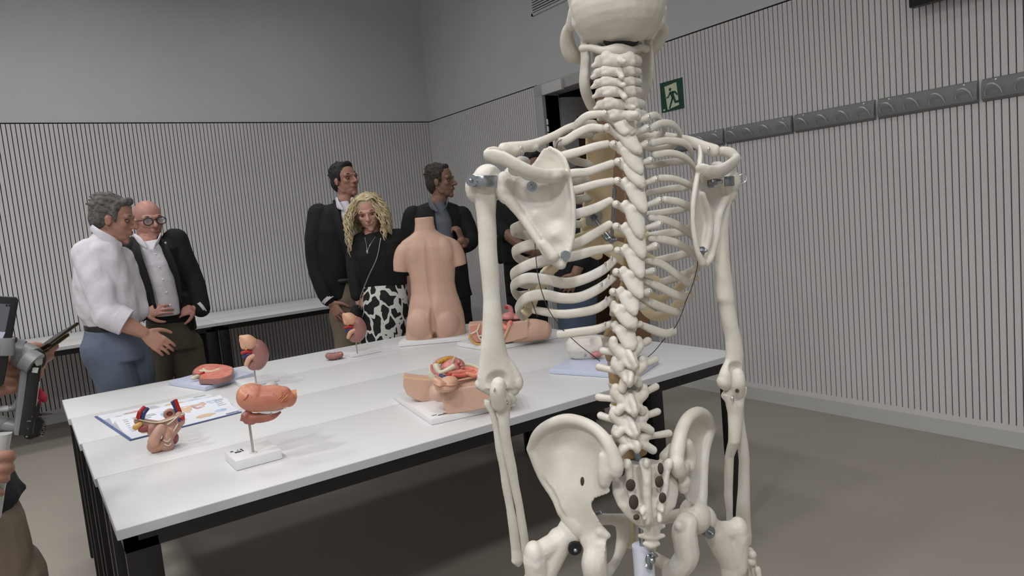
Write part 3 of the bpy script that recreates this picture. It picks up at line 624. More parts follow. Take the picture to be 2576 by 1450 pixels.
def bolt(par, p, n_, r=.0075, L=.012, name='bolt'):
    b = MB(); n_ = nrm(n_); b.tube([np.asarray(p) - n_ * .004, np.asarray(p) + n_ * .0012], r, 18, 1, round_=False); b.tube([np.asarray(p), np.asarray(p) + n_ * L * .55], r * .62, 6, 1, round_=False); b.tube([np.asarray(p), np.asarray(p) + n_ * L], r * .42, 10, 1)
    return b.build(name, M_steel, par)
bolt(scL, S('B', 605, 383, -.011), PST + LAT * .35); 
def flatbolt(par, p, n_, r=.0066): b = MB(); n_ = nrm(n_); b.tube([np.asarray(p) - n_ * .006, np.asarray(p) + n_ * .003], r, 18, 1, round_=False); return b.build('bolt', M_steel, par)
flatbolt(scL, S('B', 878, 942, .013), PST + LAT * .1)
# right shoulder blade, turned away
m = MB()
out = [(1962, 50), (1975, 90), (1990, 190), (2010, 250), (2060, 270), (2130, 270), (2190, 300), (2225, 380), (2215, 440), (2160, 480), (2125, 560), (2125, 660), (2105, 780), (2070, 920), (2035, 1015), (2005, 1025), (1970, 980), (1940, 900), (1918, 780), (1908, 600), (1920, 430), (1945, 300), (1955, 150)]
ct = [(1962, 50, -.030), (1975, 180, -.018), (1940, 350, -.004), (1912, 600, .004), (1930, 860, .004), (2005, 1020, .000), (2060, 920, -.022), (2100, 780, -.046), (2120, 600, -.058), (2210, 420, -.080), (2150, 280, -.062), (2050, 350, -.036), (2020, 600, -.034), (1990, 800, -.020), (2010, 450, -.030)]
slab(m, 'B', out, ct, .0050, 14)
ridge('B', [(1950, 240, -.002), (1985, 235, .002), (2040, 262, .002), (2110, 265, -.006), (2180, 235, -.020), (2240, 190, -.040), (2270, 165, -.056)], [(.006, .004), (.008, .004), (.010, .005), (.011, .006), (.012, .006), (.011, .006), (.008, .005)], up=PST * .5 + UPZ)
for q in ((2040, 285, -.016), (2110, 285, -.028)): m.ell(S('B', *q), (.009, .018, .009), AX, 12, 8)
ridge('B', [(2265, 165, -.058), (2215, 115, -.060), (2150, 100, -.062), (2110, 105, -.062)], [(.008, .006), (.009, .006), (.008, .006), (.006, .005)], up=UPZ)
ridge('B', [(2190, 440, -.076), (2125, 600, -.056), (2100, 790, -.040), (2050, 960, -.012), (2010, 1010, -.002)], [.009, .0065, .0055, .006, .007])
ridge('B', [(1962, 55, -.028), (1972, 150, -.018), (1945, 300, -.004), (1914, 500, .004), (1912, 700, .006), (1945, 900, .006), (1990, 1005, .002)], [.003, .0035, .004, .004, .004, .0045, .006])
m.ell(S('B', 2195, 390, -.084), (.013, .020, .022), AX); ridge('B', [(2170, 300, -.090), (2130, 230, -.100), (2090, 215, -.118)], [.010, .009, .007])
ridge('B', [(1985, 450, -.014), (2040, 650, -.024), (2030, 800, -.018), (1985, 960, -.002)], [.005, .007, .007, .006])
scR = bone(m, 'scapula', .0021, 4, noise=.0003, nf=80)
bolt(scR, S('B', 2068, 352, -.030), PST - LAT * 1.0, .0078, .013); bolt(scR, S('B', 1985, 905, .006), PST - LAT * .4, .0062, .007)
# --- arms
def limb(k, rows, p, name, extra=None, vox=.0021, it=4, dents=(), flat=.9, noise=.0004):
    """rows: (x_left, x_right, y[, p]) edges of the bone; loft with real depth"""
    m = MB(); rg = []; th = np.linspace(0, 2 * math.pi, 20, endpoint=False)
    for q in rows:
        kk = q[4] if len(q) > 4 else k; pp = q[3] if len(q) > 3 and q[3] is not None else p
        a, b = S(kk, q[0], q[2], pp), S(kk, q[1], q[2], pp); u = (b - a) / 2; w_ = np.linalg.norm(u)
        fd = q[5] if len(q) > 5 else flat
        rg.append(mid(a, b) + np.outer(np.cos(th), u) + np.outer(np.sin(th) * w_ * fd, PST))
    m.loft(rg)
    if extra: extra(m)
    return bone(m, name, vox, it, dents=dents, noise=noise, nf=110)
pL = -.055
def exh(m):
    m.ell(S('B', 250, 335, pL - .002), (.0225, .023, .024), AX, 20, 14); m.ell(S('B', 130, 400, pL - .004), (.012, .016, .020), AX); m.ell(S('B', 310, 400, pL - .01), (.017, .018, .018), AX)
    m.tube(SS('C', [(190, 860, pL - .004), (300, 900, pL - .006), (440, 900, pL - .006), (480, 880, pL - .004)]), [.0095, .0115, .0115, .008], 14); m.ell(S('C', 496, 845, pL), (.0075, .009, .0125), AX); m.tube(SS('C', [(205, 700, pL), (192, 800, pL), (210, 890, pL)]), [.004, .006, .006], 10); m.tube(SS('C', [(400, 640, pL), (470, 760, pL), (500, 840, pL)]), [.004, .006, .0075], 10)
hL = limb('B', [(130, 340, 420), (140, 320, 500), (158, 312, 620), (168, 318, 760), (175, 325, 900), (190, 338, 1080), (212, 350, 1300), (205, 365, 330, None, 'C'), (198, 380, 480, None, 'C', .75), (182, 412, 620, None, 'C', .55), (170, 462, 740, None, 'C', .4), (172, 505, 830, None, 'C', .36), (190, 490, 890, None, 'C', .4)], pL, 'humerus', exh,
          dents=[(S('C', 325, 830, pL + .008), (.018, .02, .016), AX, (.010, -PST))])
b = MB(); b.tube([S('B', 128, 340, pL + .016), S('B', 190, 342, pL + .026), S('B', 260, 342, pL + .026), S('B', 345, 345, pL + .012), S('B', 350, 345, pL - .02)], [(.0085, .0012)] * 5, 8, up=UPZ, round_=False, pw=4); b.build('shoulder_strap', M_steel, hL)
b = MB(); q = S('B', 122, 338, pL + .014); b.tube([q, q + PST * .007 + LAT * .002], .0085, 18, 1, round_=False); b.tube([q, q + PST * .012 + LAT * .004], .003, 8, 1); b.build('bolt', M_steel, hL)
pR = -.075
def exh2(m):
    m.ell(S('B', 2185, 350, pR - .004), (.0215, .0225, .024), AX, 20, 14); m.ell(S('B', 2205, 420, pR - .004), (.011, .016, .020), AX)
    m.tube(SS('C', [(2160, 840, pR + .006), (2200, 870, pR - .006), (2260, 870, pR - .012)]), [.0120, .0120, .0110], 14); m.ell(S('C', 2168, 848, pR + .006), (.0118, .010, .0128), AX, 16, 10); m.tube(SS('C', [(2190, 690, pR + .002), (2172, 780, pR + .006), (2168, 850, pR + .006)]), [.006, .010, .011], 12)
hR = limb('B', [(2125, 2235, 440), (2120, 2212, 540), (2105, 2195, 660), (2090, 2195, 800), (2085, 2200, 960), (2090, 2220, 1120), (2105, 2240, 1300), (2130, 2245, 220, None, 'C'), (2150, 2272, 380, None, 'C'), (2175, 2300, 500, None, 'C', .8), (2180, 2315, 620, None, 'C', .7), (2165, 2312, 710, None, 'C', .6), (2150, 2300, 780, None, 'C', .6)], pR, 'humerus', exh2,
          dents=[(S('C', 2262, 735, pR + .012), (.014, .02, .012), AX, (.008, -PST))])
b = MB(); b.tube([S('B', 2165, 345, pR + .024), S('B', 2220, 340, pR + .022), S('B', 2265, 338, pR + .006), S('B', 2280, 335, pR - .010)], [(.0078, .0013)] * 4, 8, up=UPZ, round_=False, pw=4); b.build('shoulder_strap', M_steel, hR)
b = MB(); q = S('B', 2310, 322, pR + .004); b.tube([S('B', 2255, 335, pR + .006), S('B', 2290, 328, pR + .004)], .003, 8, 1); b.tube([q + (LAT * math.cos(a) + UPZ * math.sin(a)) * .0072 for a in np.linspace(0, 6.283, 13)], .0017, 8, 1, round_=False); b.build('eye_bolt', M_chrome, hR)
# forearms
def exu(m): m.tube(SS('C', [(335, 860, pL + .016), (330, 920, pL + .016), (345, 1020, pL + .006)]), [.0112, .0122, .0128], 14); m.tube(SS('C', [(420, 960, pL + .002), (445, 985, pL - .002)]), [.007, .0075])
ul = limb('C', [(290, 395, 900, pL + .014), (290, 440, 985, pL + .006), (320, 430, 1080, pL), (335, 425, 1180, pL), (350, 434, 1290, pL - .004), (370, 455, 1400, pL - .010), (396, 478, 550, pL - .016, 'D'), (433, 505, 720, pL - .025, 'D'), (470, 540, 900, pL - .035, 'D'), (500, 572, 1100, pL - .045, 'D'), (520, 598, 1260, pL - .054, 'D'), (535, 600, 1330, pL - .056, 'D')], pL, 'ulna', exu)
ra = limb('C', [(218, 300, 985, pL - .012), (220, 296, 1030, pL - .012), (258, 312, 1090, pL - .010), (282, 345, 1180, pL - .010), (298, 372, 1290, pL - .014), (314, 396, 1400, pL - .018), (336, 414, 550, pL - .024, 'D'), (363, 438, 720, pL - .032, 'D'), (395, 468, 900, pL - .040, 'D'), (420, 500, 1080, pL - .048, 'D'), (436, 520, 1230, pL - .056, 'D'), (438, 540, 1310, pL - .058, 'D'), (455, 530, 1345, pL - .058, 'D')], pL, 'radius', lambda m: m.tube(SS('D', [(480, 1320, pL - .058), (495, 1352, pL - .058)]), [.009, .005]))
screw(ul, S('C', 300, 905, pL + .027), s=.9); screw(ul, S('C', 400, 1005, pL + .016), s=1.4); screw(ra, S('C', 270, 985, pL - .004), s=1.3)
def exu2(m): m.tube(SS('C', [(2270, 780, pR + .012), (2275, 850, pR + .014), (2260, 930, pR + .004)]), [.0105, .0118, .0128], 14); m.ell(S('C', 2200, 950, pR - .004), (.013, .012, .010), AX)
ul = limb('C', [(2222, 2318, 800, pR + .010), (2225, 2330, 880, pR + .010), (2150, 2325, 950, pR, 'C', .6), (2180, 2318, 1020, pR), (2196, 2310, 1100, pR), (2200, 2300, 1200, pR), (2200, 2285, 1330, pR), (2170, 2240, 480, pR - .020, 'D'), (2164, 2232, 640, pR - .032, 'D'), (2166, 2230, 800, pR - .045, 'D'), (2182, 2232, 950, pR - .058, 'D'), (2190, 2240, 1100, pR - .070, 'D'), (2195, 2255, 1200, pR - .076, 'D')], pR, 'ulna', exu2)
ra = limb('C', [(2270, 2345, 880, pR - .014), (2285, 2342, 930, pR - .014), (2270, 2320, 1000, pR - .012), (2262, 2322, 1150, pR - .014), (2270, 2352, 360, pR - .022, 'D'), (2285, 2366, 520, pR - .032, 'D'), (2282, 2366, 680, pR - .042, 'D'), (2270, 2368, 850, pR - .054, 'D'), (2262, 2372, 1000, pR - .066, 'D'), (2262, 2380, 1120, pR - .076, 'D'), (2280, 2376, 1190, pR - .080, 'D')], pR, 'radius')
screw(ul, S('C', 2225, 975, pR + .014), s=1.4); b = MB(); b.tube([S('C', 2268, 915, pR + .022), S('C', 2268, 915, pR + .030)], .0033, 10, 1, round_=False); b.build('screw_hole', M_wire, ul)
# hands: carpals, metacarpals, fingers
def skhand(k, wx, wy, p, sx):
    w = S(k, wx, wy, p); o = None; m = MB(); r2 = random.Random(3)
    for i in range(8): m.ell(w + PST * ((i % 4) - 1.5) * .011 + LAT * r2.uniform(-.004, .004) - UPZ * (.010 + .013 * (i // 4)), (.0085, .0085, .0085), AX, 10, 8)
    o = bone(m, 'wrist_bones', .0018, 2)
    for f_ in range(5):
        a = w + PST * (f_ - 2) * .012 - UPZ * .035 + LAT * (.004 if f_ else .012) * sx; L_ = (.040, .062, .060, .056, .050)[f_]; q = a; d_ = nrm(-UPZ + PST * (f_ - 2) * .10 - PST * .05)
        if f_ == 4: d_ = nrm(-UPZ + PST * .35)
        for j, (l_, r_) in enumerate(((L_, .0042), (L_ * .62, .0036), (L_ * .38, .0031), (L_ * .28, .0027))):
            if f_ == 0 and j == 3: break
            e = q + d_ * l_; m = MB(); m.tube([q, mid(q, e), e], [r_ * 1.35, r_ * .85, r_ * 1.3], 10); m.build('finger_bone', M_bone, o); q = e + d_ * .003; d_ = nrm(d_ - PST * .12)
    return o
skhand('D', 2350, 1200, pR - .074, -1); skhand('D', 590, 1400, -.150, 1)
# --- hip bones
def slabD(m, *a, **kw): return slab(m, 'D', *a, **kw)
m = MB()
out = [(590, 400), (640, 305), (740, 222), (880, 180), (1010, 198), (1120, 255), (1210, 340), (1260, 440), (1290, 550), (1303, 610), (1260, 680), (1238, 730), (1235, 780), (1170, 805), (1110, 835), (1098, 900), (1140, 980), (1190, 1060), (1232, 1110), (1215, 1180), (1205, 1250), (1195, 1330), (1160, 1420), (1080, 1440), (1045, 1340), (1030, 1240), (985, 1160), (930, 1050), (880, 960), (840, 890), (820, 820), (760, 725), (680, 630), (615, 520)]
ct = [(590, 400, -.115), (740, 225, -.085), (880, 185, -.060), (1010, 200, -.038), (1130, 262, -.018), (1220, 360, -.004), (1290, 560, .004), (1290, 620, .002), (1200, 760, -.012), (1110, 860, -.024), (1190, 1060, -.030), (1225, 1120, -.030), (1150, 1200, -.024), (1120, 1400, -.024), (1050, 1330, -.040), (980, 1120, -.046), (860, 900, -.062), (760, 720, -.084), (650, 540, -.105), (900, 450, -.066), (1000, 600, -.048), (800, 380, -.090), (1080, 420, -.040), (950, 750, -.050), (1050, 950, -.036)]
slab(m, 'D', out, ct, lambda x, y: .008 if y < 700 else .014, 20)
def rg(pts, r, up=None, n=10): m.tube([S('D', *q) for q in pts], r, n, up=up)
rg([(595, 420, -.118), (645, 305, -.104), (740, 225, -.086), (880, 182, -.062), (1010, 200, -.040), (1130, 265, -.020), (1225, 380, -.006), (1285, 540, .000), (1290, 600, .000)], [.0075, .0085, .0090, .0095, .0090, .0085, .010, .012, .010])
rg([(1190, 480, -.010), (1200, 600, -.012), (1190, 680, -.014)], [.009, .012, .010])
rg([(600, 420, -.118), (690, 640, -.106), (800, 800, -.090), (870, 930, -.080), (930, 1010, -.078)], [.008, .008, .009, .012, .016])
m.ell(S('D', 960, 1020, -.070), (.026, .028, .028), AX, 16, 10)
rg([(1100, 1100, -.050), (1120, 1220, -.040), (1110, 1340, -.034), (1120, 1430, -.040)], [.018, .018, .020, .020])
rg([(1215, 1120, -.030), (1160, 1090, -.036)], [.006, .010])
rg([(1020, 1000, -.085), (1150, 990, -.105), (1260, 990, -.125), (1340, 1010, -.140)], [.014, .010, .010, .014]); rg([(1340, 1010, -.140), (1350, 1100, -.142), (1335, 1190, -.138), (1300, 1300, -.118), (1240, 1390, -.085), (1150, 1440, -.050)], [.014, .013, .011, .008, .009, .014])
hbL = bone(m, 'hip_bone', .0025, 8, noise=.0005, nf=70, dents=[(S('D', 905, 1070, -.062), (.026, .03, .026), AX, (.006, -LAT))])
dm = MB(); dm.ell(S('D', 1016, 684, -.0425), (.0035, .003, .0075), AX, 12, 8); dm.build('nutrient_hole_shade', MATS['bone_hole_shade'], hbL)  # dark spot in place of a hole, its shade painted in
m = MB()
rg([(1770, 560, -.020), (1785, 420, -.028), (1815, 280, -.040), (1870, 170, -.060), (1950, 120, -.085), (2020, 150, -.110), (2062, 240, -.130)], [.0115, .012, .011, .0105, .0095, .0085, .008])
out = [(1765, 560), (1775, 420), (1810, 280), (1870, 170), (1950, 112), (2020, 140), (2068, 240), (2030, 345), (1995, 450), (1985, 600), (1975, 760), (1960, 880), (1880, 850), (1845, 770), (1810, 720), (1790, 640)]
ct = [(1765, 560, -.016), (1800, 300, -.032), (1870, 170, -.056), (1960, 115, -.085), (2065, 240, -.130), (2000, 440, -.110), (1985, 620, -.092), (1960, 860, -.068), (1850, 770, -.040), (1800, 660, -.026), (1900, 380, -.095), (1950, 300, -.110), (1900, 560, -.072), (1860, 480, -.075)]
slab(m, 'D', out, ct, .009, 14)
rg([(1775, 540, -.018), (1800, 600, -.022), (1840, 560, -.040)], [.013, .012, .010]); rg([(1860, 380, -.050), (1885, 480, -.056), (1880, 560, -.052)], [.010, .012, .010])
rg([(1830, 690, -.036), (1835, 735, -.036)], [.013, .010])
rg([(2065, 250, -.132), (2015, 420, -.114), (1990, 620, -.096), (1965, 800, -.084), (1930, 930, -.074)], [.008, .008, .009, .013, .017])
m.ell(S('D', 1925, 960, -.074), (.025, .030, .030), AX, 16, 10)
rg([(1860, 1020, -.044), (1840, 1090, -.040), (1855, 1200, -.040), (1860, 1290, -.044), (1800, 1380, -.056), (1740, 1440, -.070)], [.018, .020, .020, .020, .019, .017]); rg([(1795, 1040, -.030), (1830, 1060, -.036)], [.008, .013])
rg([(1890, 960, -.080), (1780, 960, -.110), (1660, 990, -.130), (1560, 1010, -.140), (1480, 1020, -.142)], [.015, .011, .010, .011, .013]); rg([(1480, 1030, -.142), (1465, 1120, -.142), (1500, 1210, -.136), (1590, 1290, -.118), (1680, 1350, -.090), (1760, 1400, -.066)], [.013, .012, .010, .010, .011, .014])
hbR = bone(m, 'hip_bone', .0025, 4, noise=.0004, nf=70)
m = MB(); m.tube(SS('D', [(1385, 1030, -.145), (1395, 1110, -.147), (1400, 1180, -.143)]), [(.010, .014)] * 3, 12, up=LAT); m.build('pubic_cartilage', M_cart, skel)
# --- thigh bones, shins (mostly below the frame)
def femur(hd, neck, tro, sh, p):
    m = MB(); m.ell(hd, (.0235, .0235, .0235), AX, 20, 14); m.tube([hd, neck], [.019, .018], 14); m.tube([neck, sh], [.021, .020], 14)
    m.ell(tro, (.016, .019, .022), AX, 16, 10); m.tube([tro - UPZ * .008, tro - UPZ * .055 + (sh - tro) * .25], [.019, .015], 12); m.tube([tro, neck], [.016, .017], 12)
    m.tube([tro + PST * .010 - UPZ * .012, sh - UPZ * .03 + PST * .004], [.010, .010], 10)
    kn = np.array([sh[0], sh[1], sh[2] - .33]) - PST * .02 + LAT * 0
    m.tube([sh, sh - UPZ * .12, sh - UPZ * .24, kn], [.019, .0145, .0145, .024], 14); m.ell(kn + LAT * .02 - UPZ * .015, (.022, .03, .024), AX); m.ell(kn - LAT * .02 - UPZ * .015, (.022, .03, .024), AX)
    o = bone(m, 'femur', .0026, 4, noise=.0005, nf=70)
    t = MB(); k2 = kn - UPZ * .045; an = k2 - UPZ * .36; t.ell(k2, (.036, .026, .016), AX); t.tube([k2, k2 - UPZ * .08, an], [.026, .013, .012], 12); t.ell(an, (.02, .02, .014), AX); bone(t, 'tibia', .003, 3)
    t = MB(); t.tube([k2 - UPZ * .02 + PST * .02, an + PST * .01 + LAT * .004], .006, 10); t.build('fibula', M_bone, skel)
    f = MB(); 
    for i in range(5): f.tube([an - UPZ * .02, an - UPZ * .045 - PST * .06 + LAT * (i - 2) * .012, an - UPZ * .075 - PST * .15 + LAT * (i - 2) * .017], [.011, .007, .005], 8)
    f.ell(an - UPZ * .03 + PST * .03, (.018, .03, .018), AX); bone(f, 'foot', .003, 2)
    return o
fL = femur(S('D', 930, 1085, -.072), S('D', 830, 1160, -.070), S('D', 625, 1275, -.056), S('D', 690, 1440, -.066), 0)
fR = femur(S('D', 1990, 985, -.100), S('D', 2090, 1090, -.104), S('D', 2278, 1072, -.100), S('D', 2215, 1330, -.104), 0)
def hipbolt(par, q, p, a):
    b = MB(); c_ = S('D', *q, p); d_ = nrm(PST + LAT * a * .2); b.tube([c_ - d_ * .02, c_ + d_ * .008], .0105, 20, 1, round_=False); b.build('hip_bolt', M_legs if a > 0 else M_steel, par)
    b = MB(); b.tube([c_ + d_ * .008, c_ + d_ * .013], .0032, 8, 1); b.tube([S('D', q[0] + (40 if a > 0 else -60), q[1] - (40 if a > 0 else 30), p - .004), c_ - d_ * .004], [(.010, .002)] * 2, 8, 1, up=UPZ, round_=False); b.build('hip_strap', M_steel, par)
hipbolt(fL, (950, 1210), -.052, 1); hipbolt(fR, (2025, 1085), -.078, -1)
b = MB(); b.tube(SS('D', [(1125, 945, -.060), (1165, 935, -.052)]), .0032, 8); b.build('hip_pin', M_steel, hbL)
# --- wires that hold the lower ribs
def wire(L, name='wire'): 
    m = MB(); m.tube([S(*q) for q in L], .00065, 6, 6); return m.build(name, M_wire, skel)
wire([('B', 628, 810, -.030), ('B', 635, 920, -.026), ('B', 648, 1060, -.026), ('B', 665, 1160, -.024), ('B', 690, 1250, -.030), ('B', 745, 1390, -.034), ('C', 850, 410, -.040), ('C', 980, 535, -.044), ('C', 1090, 620, -.046), ('C', 1155, 672, -.046)])
wire([('B', 585, 1290, -.060), ('B', 610, 1335, -.058), ('B', 635, 1400, -.060), ('B', 648, 1440, -.066)])
wire([('B', 1950, 985, -.066), ('B', 1940, 1060, -.060), ('B', 1905, 1190, -.060), ('B', 1850, 1320, -.056), ('B', 1825, 1400, -.060), ('C', 1770, 390, -.052), ('C', 1690, 480, -.046), ('C', 1600, 590, -.040), ('C', 1545, 640, -.038)])
wire([('A', 935, 1045, -.070), ('A', 890, 1100, -.066), ('A', 820, 1150, -.064), ('A', 805, 1195, -.066)])
# --- stand
m = MB(); a_, b_ = S('D', 1492, 900, -.045), S('D', 1492, 1210, -.045); m.tube([a_, b_ - UPZ * .05], .0052, 12, 1); m.build('pole', M_steel, skel)
pt = S('D', 1500, 1200, -.045); m = MB(); m.tube([pt, np.array([pt[0], pt[1], .10])], .0165, 20, 1, round_=False); m.build('pole', M_pole, skel)
wn = MB(); q = S('D', 1565, 1310, -.026); wn.tube([q - PST * .012, q + PST * .006], .006, 8, 1)
for (x, y) in ((1600, 1275), (1555, 1385)): e = S('D', x, y, -.020); wn.tube([q, mid(q, e), e], [(.004, .002), (.006, .0022), (.007, .0024)], 8, up=UPZ + LAT)
wn.ell(S('D', 1550, 1320, -.022), (.005, .004, .010), AX); wn.build('wing_nut', M_steel, skel)
m = MB()
for i in range(5):
    a = i * 2 * math.pi / 5 + .3; e = np.array([pt[0] + .28 * math.cos(a), pt[1] + .28 * math.sin(a), .075]); m.tube([(pt[0], pt[1], .10), e], [(.018, .014), (.012, .012)], 10, 1); 
    MB().tube([e + np.array([-.012 * math.sin(a), .012 * math.cos(a), -.05]), e + np.array([.012 * math.sin(a), -.012 * math.cos(a), -.05])], .025, 18, 1, round_=False).build('caster', M_legs, skel); m.tube([e, e - UPZ * .05], .006, 8, 1)
m.build('stand_base', M_pole, skel)
# ------------------------------------------------------------------ anatomical models on the tables
def vdir(pt): d = np.array([pt[0], pt[1], 0.0]); return nrm(d)
class View:
    """points on the upright plane through a base point facing the camera; off > 0 comes nearer"""
    def __init__(s, base): s.b = np.asarray(base, float); s.n = -vdir(s.b); s.r = nrm(np.cross(s.n, UPZ)) * -1; s.ppm = FPX / float(np.dot(RW.T @ (s.b - O), [0, 0, 1])); s.ax = (nrm(np.cross(UPZ, s.n)), s.n, UPZ)
    def __call__(s, x, y, off=0.0): return atP(x, y, s.b + s.n * off, s.n)
    def R(s, px): return px / s.ppm
    def pts(s, L): return [s(*q) for q in L]
    def rows(s, m, R_, th=24, pw=2.3, mi=0, caps=True):
        """loft through rows (xl, yl, xr, yr, half depth[, off])"""
        rg = []; t = np.linspace(0, 2 * math.pi, th, endpoint=False); c = np.cos(t); sn = np.sin(t)
        c = np.sign(c) * np.abs(c) ** (2 / pw); sn = np.sign(sn) * np.abs(sn) ** (2 / pw)
        for q in R_:
            off = q[5] if len(q) > 5 else 0; a, b = s(q[0], q[1], off), s(q[2], q[3], off)
            rg.append((a + b) / 2 + np.outer(c, (b - a) / 2) + np.outer(sn * q[4], s.n))
        m.loft(rg, mi, caps)
M_redorg = mat('stomach_red', (.78, .53, .42), .38, rgb2=(.73, .45, .37), nscale=18)
M_redline = mat('vessel_red', (.66, .12, .12), .35); M_blue = mat('vessel_blue', (.17, .22, .42), .35); M_yel = mat('nerve_yellow', (.84, .66, .36), .4)
M_liver = mat('liver_brown', (.58, .34, .30), .4, rgb2=(.66, .40, .34), nscale=30); M_flesh = mat('model_skin', (.80, .655, .575), .45, noise=.03, nscale=12); M_flesh2 = mat('model_skin_dark', (.72, .56, .50), .45, noise=.05, nscale=12)
M_pinkorg = mat('organ_pink', (.78, .50, .49), .35, noise=.10, nscale=40); M_kid = mat('kidney_brown', (.60, .42, .40), .35, noise=.05, nscale=20); M_peach = mat('adrenal_peach', (.82, .63, .52), .42)
M_redflesh = mat('cut_red', (.84, .42, .38), .38, rgb2=(.90, .60, .50), nscale=45); M_bluebd = mat('board_pale_blue', (.77, .80, .88), .4); M_stand = mat('stand_white', (.90, .90, .90), .3); M_ivory = mat('organ_ivory', (.82, .80, .70), .42); M_ink = mat('ink_dark', (.22, .22, .28), .6)
M_rod = mat('rod_nickel', (.70, .69, .66), .3, metal=.9)
def tubes(V, Ls, r, mt, name, par, n=8):
    m = MB()
    for L in Ls: m.tube(V.pts(L), r, n, 5)
    return m.build(name, mt, par)
def inkmark(par, c, u, v_, w, h):
    """small printed maker's label: a few dark strokes on the white stand"""
    m = MB(); c = np.asarray(c); z = np.array([0, 0, .0004])
    for (a, b, ww, hh) in ((-.42, .28, .22, .3), (.05, .3, .12, .2), (.3, .34, .1, .3), (-.05, -.28, .5, .42), (.33, 0, .12, .8)):
        m.box(c + u * a * w + v_ * b * h + z, (ww * w, hh * h, .0004), (u, v_, UPZ))
    m.build('maker_label', M_ink, par, smooth=False)
ex_, ey_ = np.array([1., 0, 0]), np.array([0, 1., 0])
# stomach on a rod
t = thing('stomach_model', 'red stomach model with veins on a thin rod above a white block, nearest table', 'anatomy model', (.49, 2.14, TZ))
MB().bx(.425, .555, 2.072, 2.205, TZ + .0005, TZ + .029).build('stand_block', M_stand, t, bevel=.004)
inkmark(t, (.455, 2.165, TZ + .029), ex_, ey_, .036, .034)
rb = atz(637, 1140, TZ + .029); V = View(rb); top = V(626, 1040)
MB().tube([rb, np.array([rb[0], rb[1], top[2]])], .0036, 10, 1).build('rod', M_rod, t)
MB().tube([rb + (0, 0, 0), rb + (0, 0, .003)], .011, 16, 1, round_=False).build('rod_socket', mat('socket_clear', (.86, .86, .85), .2), t)
m = MB(); R_ = V.R
m.tube(V.pts([(724, 1004), (700, 1001), (668, 1003), (638, 1005), (622, 1000), (618, 988, -.01), (630, 979, -.02), (650, 978, -.026), (662, 984, -.03)]), [R_(22), R_(31), R_(33), R_(32), R_(28), R_(20), R_(15), R_(11), R_(8)], 18); m.ell(V(640, 1000, .004), (R_(31), R_(29), R_(31)), V.ax)
m.ell(V(708, 990), (R_(24), R_(22), R_(18)), V.ax)
sto = m.build('stomach', M_redorg, t, remesh=.003, it=8)
MB().tube(V.pts([(712, 997), (730, 994), (746, 992)]), [R_(13), R_(11), R_(12)], 14, round_=False).build('oesophagus', mat('oesophagus_tan', (.76, .52, .36), .4), t)
MB().ell(V(682, 972, -.035), (R_(17), R_(14), R_(11)), V.ax).build('gut_lump', mat('lump_grey', (.76, .72, .72), .4, noise=.1), t)
def fo(x, y): d = (y - 1003) / 31.0; return R_(31) * math.sqrt(max(.05, 1 - d * d)) - .001
veins = [[(622, 1010), (630, 1003), (634, 992)], [(630, 1003), (640, 998), (646, 988)], [(640, 1020), (646, 1008), (643, 998), (650, 990)], [(668, 1020), (670, 1006), (678, 996), (690, 985)], [(694, 1012), (698, 1000), (694, 988)], [(698, 1000), (708, 992), (712, 982)], [(612, 1000), (620, 994), (624, 986)], [(700, 1008), (716, 1004), (724, 1000)]]
tubes(V, [[(x, y + 7, fo(x, y + 7)) for x, y in L] for L in veins], .0011, M_redline, 'vein', sto)
tubes(V, [[(x, y + 6, fo(x, y + 6) - .0005) for x, y in L] for L in [[(716, 985), (704, 994), (690, 1004), (676, 1014)], [(714, 990), (700, 1004), (694, 1014)], [(724, 988), (712, 1000), (706, 1010)], [(664, 988), (655, 1000), (645, 1012)], [(690, 988), (676, 1000), (662, 1012)], [(646, 984), (640, 994), (640, 1006)], [(700, 1014), (712, 1020), (720, 1022)]]], .0010, M_yel, 'nerve', sto)
tubes(V, [[(616, 1022, .018), (650, 1030, .012), (680, 1028, .014), (704, 1022, .02)]], .0032, M_redline, 'artery', sto)
MB().tube(V.pts([(624, 1029, .006), (660, 1036, .010), (690, 1036, .010), (712, 1029, .006)]), [R_(3), R_(5), R_(5), R_(2)], 10).build('cut_edge', M_stand, t)
m = MB(); m.tube(V.pts([(632, 1052), (655, 1052), (685, 1046), (704, 1038)]), [R_(12), R_(13), R_(11), R_(4)], 14); m.tube(V.pts([(625, 1036), (616, 1050), (606, 1058)]), [R_(7), R_(12), R_(3)], 12); m.tube(V.pts([(620, 1060), (635, 1062)]), [R_(8), R_(8)], 10)
m.build('lower_lobe', M_liver, t, remesh=.003, it=3)
MB().tube(V.pts([(682, 1036, .014), (682, 1044, .016)]), .0022, 8).build('peg', M_rod, t)
